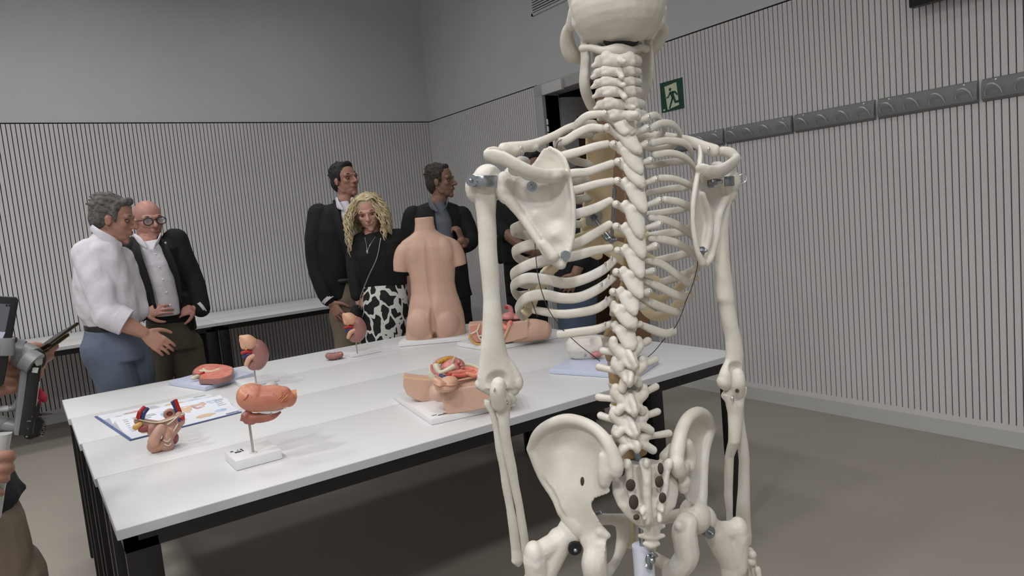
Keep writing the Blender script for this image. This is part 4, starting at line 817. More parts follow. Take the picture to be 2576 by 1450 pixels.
# pelvic section standing by the book
b0 = atz(405, 1138, TZ); t = thing('pelvic_section_model', 'small pink pelvic section model with red and blue vessel stubs before the open book', 'anatomy model', b0); V = View(b0 + np.array([0, .02, 0])); R_ = V.R
m = MB()
m.prism(V.pts([(336, 1062), (340, 1053), (400, 1062), (465, 1040), (466, 1062), (455, 1080), (440, 1100), (418, 1098), (405, 1085), (378, 1078), (345, 1078)]), -V.n * .02)
m.tube(V.pts([(380, 1078), (385, 1100), (388, 1118)]), [R_(13), R_(9), R_(8)], 12); m.tube(V.pts([(430, 1085), (428, 1105)]), [R_(14), R_(9)], 12); m.ell(V(452, 1055, -.004), (R_(13), .014, R_(20)), V.ax)
m.build('pelvic_wall', M_flesh2, t, remesh=.003, it=3, zmin=TZ + .0004)
m = MB(); m.tube(V.pts([(404, 1080, .022), (394, 1094, .03), (386, 1112, .034)]), [R_(13), R_(13), R_(14)], 14); m.ell(V(392, 1122, .012), (R_(21), .02, R_(18)), V.ax); m.ell(V(420, 1120, .012), (R_(17), .02, R_(19)), V.ax); m.tube(V.pts([(420, 1085, .014), (421, 1105, .018)]), [R_(8), R_(13)], 12); m.build('front_lobe', mat('lobe_skin', (.78, .60, .50), .42, rgb2=(.70, .54, .50), nscale=30), t, remesh=.003, it=3, zmin=TZ + .0004)
MB().ell(V(434, 1103, -.02), (R_(15), .022, R_(17)), V.ax).build('rear_lobe', mat('muscle_red', (.58, .30, .28), .4), t)
MB().ell(V(364, 1080, .008), (R_(15), .006, R_(9)), V.ax).build('muscle', MATS['muscle_red'], t)
MB().tube(V.pts([(342, 1075, .004), (352, 1068, .006)]), [R_(8), R_(6)], 10).build('fat', M_yel, t)
MB().tube(V.pts([(340, 1054, .004), (400, 1064, .004), (462, 1042, .004)]), R_(1.8), 8).build('bone_rim', M_ivory, t)
for L, mt_ in (([(347, 1055), (352, 1038), (364, 1025, -.01)], M_redline), ([(358, 1054), (362, 1040), (371, 1028, -.01)], M_blue), ([(453, 1040, -.02), (446, 1022, -.02), (440, 1006, -.02)], M_redline), ([(449, 1042, -.022), (441, 1024, -.022), (434, 1010, -.022)], M_blue)): MB().tube(V.pts(L), R_(5.5), 10, round_=False).build('vessel', mt_, t)
MB().ell(V(459, 1053, .010), (R_(5), .004, R_(6)), V.ax).build('vessel', M_redline, t); MB().ell(V(451, 1057, .011), (R_(4), .004, R_(6)), V.ax).build('vessel', M_blue, t)
q = V(427, 1042, -.035); MB().tube([q + V.ax[0] * R_(11) * math.cos(a) + UPZ * R_(10) * math.sin(a) for a in np.linspace(0, 6.283, 17)], R_(4.5), 10, 2, round_=False).build('tube_ring', M_flesh2, t); MB().ell(q - V.n * .006, (R_(11), .004, R_(10)), V.ax).build('tube_inside', MATS['muscle_red'], t)
tubes(V, [[(430, 1098, .012), (440, 1080, .014), (447, 1068, .012)], [(422, 1068, .010), (436, 1058, .010), (447, 1048, .010)], [(412, 1108, .032), (421, 1112, .034), (428, 1104, .030)], [(414, 1118, .034), (424, 1122, .034), (430, 1116, .03)]], R_(1.6), M_ivory, 'nerve', t)
# open book
bc = np.array([.40, 2.99, TZ]); t = thing('open_book', 'open anatomy book with coloured figures lying on the table left of the stomach model', 'book', bc)
M_cover = mat('cover_blue', (.30, .36, .56), .45); M_page = mat('page_white', (.87, .88, .91), .6)
A0, A1, B0, B1 = np.array([.178, 3.245]), np.array([.592, 3.225]), np.array([.240, 2.716]), np.array([.612, 2.766])
def bk(u, v_, z): e0 = A0 + (B0 - A0) * v_; e1 = A1 + (B1 - A1) * v_; p = e0 + (e1 - e0) * u; return np.array([p[0], p[1], TZ + z])
def pgz(v_): 
    d = abs(v_ - .5) * 2
    return .006 + .019 * (math.exp(-((d - .16) / .22) ** 2) if d > .0 else 0) * min(1, d / .10) + .006 * (1 - d)
def cov(v0, v1, nme):
    m = MB(); m.add([bk(-.02, v0, .001), bk(1.004, v0, .001), bk(1.004, v1, .001), bk(-.02, v1, .001), bk(-.02, v0, .0042), bk(1.004, v0, .0042), bk(1.004, v1, .0042), bk(-.02, v1, .0042)], [(3, 2, 1, 0), (4, 5, 6, 7), (0, 1, 5, 4), (1, 2, 6, 5), (2, 3, 7, 6), (3, 0, 4, 7)]); m.build(nme, M_cover, t, smooth=False)
cov(-.012, .497, 'cover'); cov(.503, .996, 'cover')
for v0, v1 in ((.01, .494), (.506, .99)):
    m = MB(); N_ = 16; vs = np.linspace(v0, v1, N_); rgs = []
    for u in (0, 1): rgs.append(np.array([bk(u, v_, pgz(v_)) for v_ in vs] + [bk(u, v_, .0045) for v_ in vs[::-1]]))
    m.loft(rgs); m.build('page_block', M_page, t)
def onpage(nme, mt_, u0, u1, v0, v1, lift=.0005, blob=False):
    m = MB(); n1, n2 = 10, 8; Vv = []; F = []
    if blob:
        Vv.append(bk((u0 + u1) / 2, (v0 + v1) / 2, pgz((v0 + v1) / 2) + lift)); K = 20; r3 = random.Random(int(u0 * 1000 + v0 * 77))
        for k in range(K): a = 2 * math.pi * k / K; w_ = r3.uniform(.72, 1.0); uu, vv_ = (u0 + u1) / 2 + (u1 - u0) / 2 * math.cos(a) * w_, (v0 + v1) / 2 + (v1 - v0) / 2 * math.sin(a) * w_; Vv.append(bk(uu, vv_, pgz(vv_) + lift))
        F = [(0, 1 + k, 1 + (k + 1) % K) for k in range(K)]
    else:
        for i in range(n1): 
            for j in range(n2): vv_ = v0 + (v1 - v0) * j / (n2 - 1); Vv.append(bk(u0 + (u1 - u0) * i / (n1 - 1), vv_, pgz(vv_) + lift))
        F = [(i * n2 + j, (i + 1) * n2 + j, (i + 1) * n2 + j + 1, i * n2 + j + 1) for i in range(n1 - 1) for j in range(n2 - 1)]
    m.add(Vv, F); return m.build(nme, mt_, t)
M_f1 = mat('figure_ochre', (.80, .74, .62), .6, rgb2=(.84, .70, .60), nscale=60); M_f2 = mat('figure_blue', (.60, .70, .82), .6, rgb2=(.80, .84, .90), nscale=50); M_f3 = mat('figure_red', (.72, .54, .52), .6, rgb2=(.84, .76, .72), nscale=60); M_f4 = mat('figure_purple', (.46, .44, .60), .6); M_txt = mat('text_grey', (.58, .58, .62), .7)
for mt_, q in ((M_f3, (.16, .40, .12, .22)), (M_f1, (.52, .74, .10, .26)), (M_f2, (.72, .90, .12, .26)), (M_f1, (.55, .66, .56, .70)), (M_f3, (.64, .80, .52, .68)), (M_f2, (.80, .92, .52, .64)), (M_f1, (.60, .80, .80, .92)), (M_f2, (.80, .94, .76, .86)), (M_f1, (.10, .24, .86, .96)), (M_f2, (.36, .50, .58, .70))): onpage('figure', mt_, *q, blob=True)
onpage('page_header', M_f4, .86, .99, .955, .985); onpage('page_header', M_txt, .84, .96, .03, .06)
r4 = random.Random(5)
tx = MB()
for (u0, u1, v0, v1, n_) in ((.05, .12, .30, .44, 6), (.14, .50, .30, .40, 4), (.86, .97, .30, .44, 5), (.06, .10, .56, .84, 9), (.14, .34, .56, .66, 4), (.88, .97, .58, .72, 5), (.28, .56, .74, .96, 8), (.40, .50, .06, .24, 6)):
    for k in range(n_):
        v_ = v0 + (v1 - v0) * k / n_; ue = u1 - r4.uniform(0, .3) * (u1 - u0)
        Vv = [bk(u, vv_, pgz(vv_) + .0006) for u in np.linspace(u0, ue, 4) for vv_ in (v_, v_ + .006)]; tx.add(Vv, [(2 * i, 2 * i + 2, 2 * i + 3, 2 * i + 1) for i in range(3)])
tx.build('text_lines', M_txt, t, smooth=False)['kind'] = 'stuff'
# kidney section on the pale blue board
t = thing('kidney_section_model', 'large cut kidney showing red inside, lying on a pale blue board', 'anatomy model', (.68, 3.57, TZ))
P4 = [atz(x, y, TZ) for x, y in ((424, 970), (517, 985), (640, 948), (560, 932))]
MB().prism([p + (0, 0, .0006) for p in P4], (0, 0, .019)).build('board', M_bluebd, t, bevel=.003)
zt = TZ + .046; zb = TZ + .0205
ol = [(500, 958), (545, 958), (580, 948), (588, 936), (584, 926), (560, 920), (530, 918), (506, 921), (488, 932), (484, 942), (496, 944), (503, 947)]
top = crom(np.array([atz(x, y - 3, zt) for x, y in ol + ol[:1]]), 5)[:-1]
m = MB(); dz = np.array([0, 0, zb - zt]); cen_ = top.mean(0)
m.loft([cen_ + (top - cen_) * .90 + dz, cen_ + (top - cen_) * .98 + dz * .85, top + dz * .3, cen_ + (top - cen_) * .99 + dz * .05, cen_ + (top - cen_) * .93]); m.build('kidney_shell', M_kid, t)
m = MB(); m.loft([cen_ + (top - cen_) * .93 + (0, 0, .0003), cen_ + (top - cen_) * .75 - (0, 0, .003), cen_ + (top - cen_) * .3 - (0, 0, .004)]); m.build('cut_face', M_redflesh, t)
V = View(cen_); tubes(V, [[(505, 934, .0), (530, 936, .01), (552, 930, 0)], [(530, 936, .012), (548, 942, .02), (560, 944, .02)], [(512, 930, -.01), (520, 936, .0)]], .007, M_ivory, 'renal_pelvis', t)
MB().tube(V.pts([(500, 946, .05), (488, 951, .06), (482, 953, .06)]), [.008, .010, .006], 10).build('ureter', M_ivory, t); MB().tube(V.pts([(512, 938, .04), (500, 944, .05), (496, 948, .05)]), .006, 8).build('artery', M_redline, t)
# two kidneys on rods
def kidney(pxs, ox, oy, sc, baseq, lab, boxc):
    bp_ = atz(*baseq, TZ + .018); t = thing('kidney_model', lab, 'anatomy model', (bp_[0], bp_[1], TZ), 'kidney models on rods'); V = View(bp_); R_ = lambda v_: V.R(v_ * sc)
    f = lambda x, y, o=0: V(ox + x * sc, oy + y * sc, o)
    MB().box((boxc[0], boxc[1], TZ + .0095), (boxc[2], boxc[3], .018)).build('stand_block', M_stand, t, bevel=.003)
    tp = f(13, 36); MB().tube([bp_, np.array([bp_[0], bp_[1], tp[2]])], .0034, 10, 1).build('rod', M_rod, t)
    m = MB(); m.tube([f(-2, -28), f(14, -20), f(22, 0), f(14, 20), f(4, 26)], [R_(12), R_(19), R_(21), R_(20), R_(14)], 16); k_ = m.build('kidney', M_kid, t, remesh=.0035, it=3)
    m = MB(); m.tube([f(-26, -44, .004), f(-14, -38, .006), f(-4, -30, .008)], [R_(6), R_(15), R_(17)], 14); m.tube([f(-24, -38), f(-18, -22, .004)], [R_(8), R_(10)], 10); m.build('adrenal_cap', M_peach, t, remesh=.003, it=3)
    MB().tube([f(10, -38, .014), f(-4, -26, .026), f(-14, -14, .016)], R_(2.6), 8).build('fat_line', M_yel, t)
    MB().tube([f(4, -6, .01), f(-12, -8, .01), f(-24, -4, .008)], [R_(4), R_(5), R_(4)], 10).build('artery', M_redline, t); MB().tube([f(4, 0, .008), f(-10, 0, .008), f(-20, 6, .004)], [R_(4), R_(4.5), R_(4)], 10).build('vein', M_blue, t)
    MB().tube([f(6, 2, .018), f(-6, 10, .018), f(-13, 24, .016)], [R_(6), R_(7), R_(6)], 10).build('ureter', M_peach, t)
    return t
kidney(0, 633, 893, 1.0, (644, 962), 'brown kidney model on a rod over a clear white block, beside the blue board', (.807, 3.285, .155, .135))
kidney(0, 887, 829, .83, (899, 889), 'brown kidney model on a rod, in front of the woman in the patterned skirt', (1.400, 3.49, .16, .12))
# loose half kidney
b0 = atz(841, 905, TZ); V = View(b0); t = thing('kidney_half', 'small loose brown kidney piece with a metal pin lying on the far table', 'anatomy model', b0); R_ = V.R
m = MB(); m.tube(V.pts([(826, 896), (840, 897), (856, 893)]), [(R_(8), .030), (R_(9), .036), (R_(8), .030)], 14, up=UPZ); m.build('kidney_piece', M_kid, t); MB().tube(V.pts([(843, 894), (842, 886)]), .0016, 8).build('pin', M_rod, t); MB().tube(V.pts([(850, 902, .03), (850, 906, .03)]), .0016, 8).build('pin', M_rod, t); MB().ell(V(857, 890, .02), (R_(4), .008, R_(3)), V.ax).build('cut_face', M_redflesh, t)
# back torso
bt = np.array([1.79, 3.47, TZ]); t = thing('torso_model', 'skin coloured headless torso model standing with its back turned on a white board', 'anatomy model', bt); V = View(bt); R_ = V.R
P4 = [atz(1003, 874, TZ), atz(1180, 858, TZ)]; u = nrm(P4[1] - P4[0]); w_ = np.array([-u[1], u[0], 0]); L = np.linalg.norm(P4[1] - P4[0])
MB().box(P4[0] + u * L / 2 + w_ * .12 + (0, 0, .0125), (L, .24, .023), (u, w_, UPZ)).build('board', M_stand, t, bevel=.004)
m = MB()
V.rows(m, [(1022, 862, 1174, 850, .085), (1021, 852, 1174, 842, .088), (1021, 830, 1172, 822, .092), (1025, 797, 1167, 787, .098), (1030, 765, 1158, 757, .090), (1034, 740, 1149, 733, .078), (1033, 715, 1144, 709, .072), (1027, 680, 1145, 676, .076), (1016, 650, 1150, 644, .080), (1004, 625, 1155, 617, .076), (1010, 608, 1140, 600, .064), (1030, 594, 1110, 588, .052), (1042, 584, 1096, 578, .044), (1044, 565, 1092, 562, .040), (1043, 549, 1091, 545, .040)], 28, 2.2)
m.tube(V.pts([(1052, 622), (1024, 632), (1011, 652), (1008, 684)]), [(R_(20), .05), (R_(25), .052), (R_(21), .048), (R_(18), .042)], 18, up=V.ax[0], round_=False); m.tube(V.pts([(1104, 616), (1132, 624), (1150, 643), (1158, 668)]), [(R_(20), .05), (R_(25), .052), (R_(20), .048), (R_(16), .042)], 18, up=V.ax[0], round_=False)
for x, y in ((1060, 815), (1120, 812)): m.ell(V(x, y, .050), (R_(37), .062, R_(40)), V.ax, 18, 12)
for x, y in ((1052, 640), (1116, 634)): m.ell(V(x, y, .044), (R_(25), .032, R_(36)), V.ax, 18, 12)
dn = [(V(1090, 820, .105), (R_(9), .05, R_(48)), V.ax, (.026, -V.n)), (V(1083, 690, .07), (R_(12), .05, R_(95)), V.ax, (.008, -V.n)), (V(1096, 858, .06), (R_(10), .10, R_(26)), V.ax, (.04, -V.n))]
m.build('torso', M_flesh, t, remesh=.005, it=16, dents=dn, zmin=TZ + .0242)
MB().ell(V(1095, 846, .052), (R_(5), .012, R_(9)), V.ax).build('lower_opening_shade', mat('torso_shadow_brown', (.45, .33, .22), .6), t)  # brown blob; shade at the bottom of the torso put into its colour
# pelvis models
def pelvis(lab, bd, base, fx, fy, sc, flip=1):
    t = thing('pelvis_model', lab, 'anatomy model', base); V = View(base); R_ = lambda v_: V.R(v_ * sc); f = lambda x, y, o=0: V(fx + x * sc * flip, fy + y * sc, o)
    return t, V, R_, f
bs = atz(1150, 1040, TZ + .021); t, V, R_, f = pelvis('opened pink pelvis model with organs on a white board on the nearest table', 0, bs, 0, 0, 1)
c1, c2, c3 = atz(990, 1005, TZ), atz(1086, 1071, TZ), atz(1296, 1024, TZ); c4 = c1 + c3 - c2
MB().prism([c + (0, 0, .0006) for c in (c1, c2, c3, c4)], (0, 0, .020)).build('board', M_stand, t, bevel=.003)
u = nrm(c3 - c2); w_ = nrm(c1 - c2); inkmark(t, c2 + u * .055 + w_ * .03 + (0, 0, .0206), u, w_, .075, .02)
m = MB(); pp = lambda L, o: [V(x, y, o) for x, y in L]
m.prism(pp([(1118, 1030), (1114, 1010), (1120, 994), (1140, 981), (1170, 974), (1215, 968), (1262, 963), (1292, 985), (1296, 1014), (1215, 1030), (1128, 1048)], .0), -V.n * .20)
V_ = View(atz(1060, 1012, TZ + .021)); m.prism([V_(x, y) for x, y in [(1014, 948), (1014, 972), (1022, 992), (1042, 1006), (1080, 1018), (1122, 1032), (1135, 1000), (1118, 960), (1096, 956), (1050, 953)]], -V.n * .07)
m.ell(V(1108, 985, -.06), (R_(30), .06, R_(26)), V.ax); m.ell(V(1190, 965, -.10), (R_(75), .10, R_(22)), V.ax)
m.build('pelvis_shell', M_flesh, t, remesh=.004, it=4, zmin=TZ + .0212)
m = MB(); m.tube(V_.pts([(1016, 949, -.004), (1050, 954, -.004), (1096, 957, -.004)]), [R_(2.2)] * 3, 8); m.build('fat_line', M_yel, t)
m = MB(); m.ell(V(1128, 962, .006), (R_(25), .04, R_(16)), V.ax); m.ell(V(1106, 968, .03), (R_(15), .03, R_(12)), V.ax); m.ell(V(1122, 975, .025), (R_(28), .035, R_(12)), V.ax); m.tube(V.pts([(1096, 957, .03), (1106, 964, .045), (1115, 968, .045)]), [R_(8), R_(8), R_(7)], 12)
m.build('front_lobe', mat('lobe_peach', (.80, .63, .53), .42), t, remesh=.003, it=3); tubes(V, [[(1092, 968, .062), (1105, 974, .066), (1116, 972, .064), (1135, 972, .056), (1152, 969, .040)]], R_(1.1), M_liver, 'crease', t)
MB().ell(V(1138, 922, -.10), (R_(33), .06, R_(22)), V.ax).build('womb', M_pinkorg, t)
MB().tube(V.pts([(1086, 936, -.10), (1096, 912, -.11), (1118, 901, -.12), (1140, 900, -.13), (1160, 912, -.13)]), [R_(4), R_(5), R_(4), R_(4), R_(4)], 10).build('wall_rim', M_flesh2, t)
MB().tube(V.pts([(1104, 912, -.08), (1122, 904, -.09), (1138, 904, -.10)]), [R_(5), R_(6), R_(5)], 10).build('fat_pad', mat('fat_yellow', (.80, .60, .18), .5, noise=.3, nscale=120), t)
MB().tube(V.pts([(1138, 914, -.06), (1144, 900, -.06)]), [R_(4), R_(3)], 8).build('cord', M_flesh, t)
m = MB(); m.tube(V.pts([(1080, 928, -.06), (1084, 944, -.05), (1094, 954, -.04)]), [(R_(4), .02), (R_(7), .02), (R_(5), .02)], 10); m.tube(V.pts([(1096, 918, -.05), (1100, 930, -.04), (1108, 938, -.03), (1124, 932, -.02), (1142, 922, -.03)]), [R_(9), R_(9), R_(6), R_(6), R_(7)], 12, round_=False); m.prism(V.pts([(1078, 925, -.07), (1094, 930, -.07), (1096, 956, -.07), (1078, 950, -.07)]), -V.n * .01); m.build('pubic_bone', M_ivory, t)
MB().tube(V.pts([(1085, 920, -.035), (1088, 932, -.025), (1102, 944, -.012), (1118, 947, -.005), (1130, 944, -.01)]), R_(2.8), 8).build('artery', mat('vessel_pink', (.76, .36, .40), .4), t)
MB().tube(V.pts([(1108, 944, -.002), (1118, 950, .002)]), [R_(4), R_(6)], 8).build('vein', M_blue, t); MB().tube(V.pts([(1120, 944, 0), (1134, 943, 0)]), R_(2.6), 8).build('artery', M_redline, t)
for L in ([(1130, 938, -.02), (1160, 936, -.04), (1190, 934, -.06)], [(1140, 945, -.02), (1170, 944, -.04), (1200, 938, -.05)], [(1150, 930, -.06), (1180, 928, -.07), (1205, 935, -.06)], [(1175, 940, -.03), (1195, 945, -.03), (1205, 940, -.03)]): MB().tube(V.pts(L), [R_(5), R_(6), R_(5)], 10).build('bowel_fold', M_redflesh, t)
for q in ((1160, 918), (1163, 925), (1160, 932), (1154, 911)): MB().ell(V(*q, -.05), (R_(5), .012, R_(5)), V.ax).build('fimbria', M_pinkorg, t)
MB().tube(V.pts([(1160, 918, -.13), (1185, 920, -.13), (1206, 930, -.12), (1216, 945, -.10)]), [(R_(4), .008)] * 4, 10).build('cut_rim', M_ivory, t); MB().tube(V.pts([(1152, 958, -.02), (1180, 952, -.03), (1210, 946, -.04)]), R_(2.5), 8).build('cut_rim', M_peach, t)
# the second pelvis model, behind the skeleton's upper arm
bs = atz(1290, 860, TZ + .026); t, V, R_, f = pelvis('opened pink pelvis model with raised pink organ, beside the headless torso model', 0, bs, 0, 0, 1)
c1, c2, c3 = atz(1150, 872, TZ), atz(1236, 886, TZ), atz(1404, 852, TZ); c4 = c1 + c3 - c2
MB().prism([c + (0, 0, .0006) for c in (c1, c2, c3, c4)], (0, 0, .022)).build('board', M_stand, t, bevel=.003)
u = nrm(c3 - c2); w_ = nrm(c1 - c2); inkmark(t, c3 - u * .05 + w_ * .05 + (0, 0, .0226), u, w_, .05, .03)
m = MB()
m.prism(pp([(1178, 818), (1180, 845), (1195, 866), (1240, 868), (1285, 862), (1290, 830), (1262, 812)], -.02), -V.n * .12); m.prism(pp([(1262, 866), (1280, 830), (1284, 812), (1330, 806), (1326, 850), (1290, 860)], .04), -V.n * .12)
m.tube(V.pts([(1300, 842, -.02), (1335, 832, -.02), (1362, 832, -.03)]), [R_(26), R_(30), R_(27)], 18)
m.build('pelvis_shell', M_flesh, t, remesh=.0045, it=6, zmin=TZ + .0212)
m = MB(); m.prism(pp([(1184, 822), (1186, 842), (1198, 860), (1222, 862), (1230, 850), (1228, 818), (1205, 815)], -.012), V.n * .004); m.build('cut_face', mat('cut_pink', (.80, .50, .46), .4, rgb2=(.86, .62, .52), nscale=25), t)
tubes(V, [[(1186, 840, .0), (1200, 832, .0), (1206, 818, .0)], [(1200, 832, .0), (1204, 848, .0), (1212, 858, .0)], [(1204, 846, .0), (1222, 844, .0)]], R_(2.2), M_ivory, 'bone_rim', t); MB().tube(V.pts([(1180, 846, -.01), (1192, 864, -.008), (1226, 867, -.008)]), R_(2.5), 8).build('fat_line', M_yel, t)
m = MB(); m.ell(V(1280, 798, -.02), (R_(20), .04, R_(13)), V.ax); m.ell(V(1300, 800, -.02), (R_(18), .035, R_(12)), V.ax); m.tube(V.pts([(1286, 792, -.01), (1284, 776, -.01), (1276, 772, -.005)]), [R_(7), R_(6), R_(6)], 12); m.build('organ', M_pinkorg, t, remesh=.003, it=2)
MB().ell(V(1273, 774, .004), (R_(4.5), .006, R_(5)), V.ax).build('red_tip', M_redline, t); MB().ell(V(1316, 801, .0), (R_(7), .014, R_(4)), V.ax).build('bone_tip', M_ivory, t)
MB().tube(V.pts([(1262, 816, .01), (1275, 826, .03), (1284, 812, .04)]), R_(6), 10).build('bowel_fold', M_redflesh, t); MB().tube(V.pts([(1262, 862, .045), (1272, 842, .045), (1282, 818, .045)]), R_(3.2), 8).build('cut_rim', M_peach, t)
MB().prism(V.pts([(1262, 806, .02), (1318, 803, .02), (1318, 805, .02), (1262, 808, .02)]), -V.n * .05).build('hinge_gap', M_legs, t, smooth=False)
# hip bone model on a pale blue board
c1, c2 = atz(1383, 941, TZ), atz(1600, 956, TZ); w_ = nrm(np.array([-(c2 - c1)[1], (c2 - c1)[0], 0])); bs = atz(1490, 915, TZ)
t = thing('hip_bone_model', 'ivory hip bones model on a pale blue board behind the skeleton spine', 'anatomy model', bs)
c0 = atz(1452, 905, TZ); MB().prism([c + (0, 0, .0006) for c in (c1, c2, c2 + (c0 - c1), c0)], (0, 0, .019)).build('board', M_bluebd, t, bevel=.003)
V = View(bs + np.array([0, .05, .02])); R_ = V.R; m = MB()
V.rows(m, [(1450, 908, 1510, 900, .03), (1432, 898, 1520, 892, .05), (1424, 880, 1530, 874, .06), (1423, 862, 1528, 856, .05), (1432, 850, 1520, 846, .03)], 22)
m.ell(V(1500, 862, .0), (R_(22), .04, R_(18)), V.ax); m.tube(V.pts([(1440, 856, 0), (1462, 848, 0), (1490, 848, -.01)]), R_(5), 10); m.tube(V.pts([(1470, 905, .03), (1500, 908, .03), (1540, 900, .02)]), R_(8), 10); m.tube(V.pts([(1530, 880, 0), (1570, 875, -.02), (1600, 868, -.03)]), [R_(20), R_(16), R_(10)], 12)
hb = m.build('hip_bone', M_bone, t, remesh=.0045, it=5, zmin=TZ + .0195, dents=[(V(1500, 858, .04), (R_(16), .05, R_(13)), V.ax, (.018, -V.n)), (V(1450, 866, .055), (R_(16), .04, R_(10)), V.ax, (.008, -V.n))])
MB().ell(V(1500, 892, .058), (R_(14), .014, R_(7)), V.ax).build('disc', M_pinkorg, t); MB().ell(V(1472, 895, .064), (R_(3), .004, R_(3)), V.ax).build('screw', M_steel, t)
# ------------------------------------------------------------------ people
M_skin = mat('skin_warm', (.66, .49, .42), .5, noise=.06, nscale=30, sss=.12); M_skinr = mat('skin_ruddy', (.72, .53, .48), .48, noise=.06, nscale=30, sss=.12); M_skind = mat('skin_tan', (.54, .41, .35), .5, noise=.06, nscale=30, sss=.1); M_skinf = mat('skin_fair', (.80, .62, .55), .5, noise=.05, nscale=30, sss=.12)
M_wshirt = mat('shirt_white', (.84, .83, .86), .8, noise=.04, nscale=8, bump=.9, bscale=11); M_gshirt = mat('shirt_grey', (.36, .38, .42), .8, bump=.3, bscale=12); M_navy = mat('blazer_navy', (.02, .024, .05), .8, noise=.2, nscale=10, bump=.3, bscale=10); M_blk = mat('jacket_black', (.018, .018, .021), .8, noise=.2, nscale=10, bump=.3, bscale=10)
M_top = mat('top_black', (.016, .015, .016), .8, bump=.3, bscale=14); M_bluetr = mat('trousers_blue_grey', (.37, .41, .48), .85, noise=.12, nscale=8, bump=.4, bscale=8); M_olive = mat('trousers_olive', (.30, .28, .235), .85, noise=.12, nscale=8, bump=.4, bscale=8); M_beige = mat('trousers_beige', (.48, .43, .37), .85, noise=.1, nscale=8, bump=.4, bscale=8); M_jeans = mat('jeans_blue', (.30, .36, .44), .85, noise=.15, nscale=14)
M_belt = mat('belt_dark', (.07, .065, .08), .5); M_shoe = mat('shoe_brown', (.16, .11, .09), .5); M_hgrey = mat('hair_grey', (.42, .41, .39), .7, rgb2=(.26, .25, .24), nscale=60, bump=.8, bscale=120); M_hblack = mat('hair_black', (.06, .055, .055), .55, bump=.8, bscale=120); M_hbrown = mat('hair_grey_brown', (.26, .22, .19), .6, rgb2=(.16, .13, .11), nscale=50, bump=.8, bscale=120); M_blond = mat('hair_blond', (.84, .79, .66), .5, rgb2=(.72, .64, .48), nscale=30)
M_eyew = mat('eye_white', (.52, .46, .43), .35); M_iris = mat('iris_dark', (.12, .09, .07), .25); M_lip = mat('lip_rose', (.56, .36, .33), .5); M_lens = mat('lens_grey', (.75, .75, .78), .05); M_lens.node_tree.nodes['Principled BSDF'].inputs['Alpha'].default_value = .22
def frame_of(F, tilt=0.0, roll=0.0):
    F = nrm(np.array([F[0], F[1], 0.0])); Rr = np.array([F[1], -F[0], 0.0]); U = UPZ
    F2 = F * math.cos(tilt) + U * math.sin(tilt); U2 = U * math.cos(tilt) - F * math.sin(tilt)
    U3 = U2 * math.cos(roll) + Rr * math.sin(roll); R3 = Rr * math.cos(roll) - U2 * math.sin(roll)
    return F2, U3, R3
def add_head(m, c, h, fr_, neck_to, fem=False, jaw=1.0, neck_r=.058):
    F, U, R = fr_; A = (R, F, U); P = lambda r, f, u: c + (R * r + F * f + U * u) * h; s = lambda *q: tuple(v_ * h for v_ in q)
    m.ell(P(0, -.05, .14), s(.305, .385, .36), A, 26, 18); m.ell(P(0, .08, -.10), s(.255, .265, .35), A, 24, 16); m.ell(P(0, .13, -.31), s(.185 * jaw, .19, .155), A, 18, 12)
    m.ell(P(0, .255, -.415), s(.085, .075, .075), A, 12, 8)
    for g in (-1, 1):
        m.ell(P(g * .155, .215, -.07), s(.10, .10, .10), A, 12, 8); m.ell(P(g * .305, -.03, -.03), s(.028, .07, .105), A, 12, 8); m.ell(P(g * .315, -.05, .01), s(.026, .05, .06), A, 10, 8)
        m.tube([P(g * .15, .14, -.24), P(g * .175, .05, -.31), P(g * .22, -.06, -.16)], [.055 * h, .06 * h, .05 * h], 10)
    m.tube([P(-.19, .265, .085), P(-.07, .325, .085), P(0, .33, .08), P(.07, .325, .085), P(.19, .265, .085)], [.05 * h, .05 * h, .045 * h, .05 * h, .05 * h], 10)
    m.tube([P(0, .325, .06), P(0, .39, -.04), P(0, .43, -.115)], [.034 * h, .040 * h, .050 * h], 10); m.ell(P(-.045, .375, -.125), s(.04, .05, .035), A, 8, 6); m.ell(P(.045, .375, -.125), s(.04, .05, .035), A, 8, 6)
    m.ell(P(0, .325, -.235), s(.11, .055, .05), A, 12, 8)
    m.tube([P(0, -.08, -.15), P(0, -.10, -.45), neck_to], [neck_r * 1.05, neck_r, neck_r * 1.15], 16)
    return [(P(g * .145, .345, .005), s(.105, .12, .075), A, (.050 * h, -F)) for g in (-1, 1)] + [(P(0, .40, -.232), s(.10, .08, .018), A, (.018 * h, -F))]
def face_parts(par, c, h, fr_, brow, lip=True, open_=False, look=(0, 0)):
    F, U, R = fr_; A = (R, F, U); P = lambda r, f, u: c + (R * r + F * f + U * u) * h; s = lambda *q: tuple(v_ * h for v_ in q)
    for g in (-1, 1):
        m = MB(); m.ell(P(g * .14, .277, .0), s(.046, .050, .026), A, 14, 10); e = m.build('eye', M_eyew, par); m = MB(); m.ell(P(g * .14 + look[0], .314, .0 + look[1]), s(.024, .016, .022), A, 10, 8); m.build('iris', M_iris, e)
        m = MB(); m.tube([P(g * .225, .255, .085), P(g * .15, .325, .112), P(g * .055, .352, .095)], [.012 * h, .019 * h, .015 * h], 8); m.build('eyebrow', brow, par)
    m = MB(); m.tube([P(-.095, .335, -.232), P(0, .366, -.218), P(.095, .335, -.232)], [.005 * h, .014 * h, .005 * h], 8); m.tube([P(-.085, .335, -.245), P(0, .362, -.260), P(.085, .335, -.245)], [.005 * h, .016 * h, .005 * h], 8)
    m.build('lips', M_lip, par)
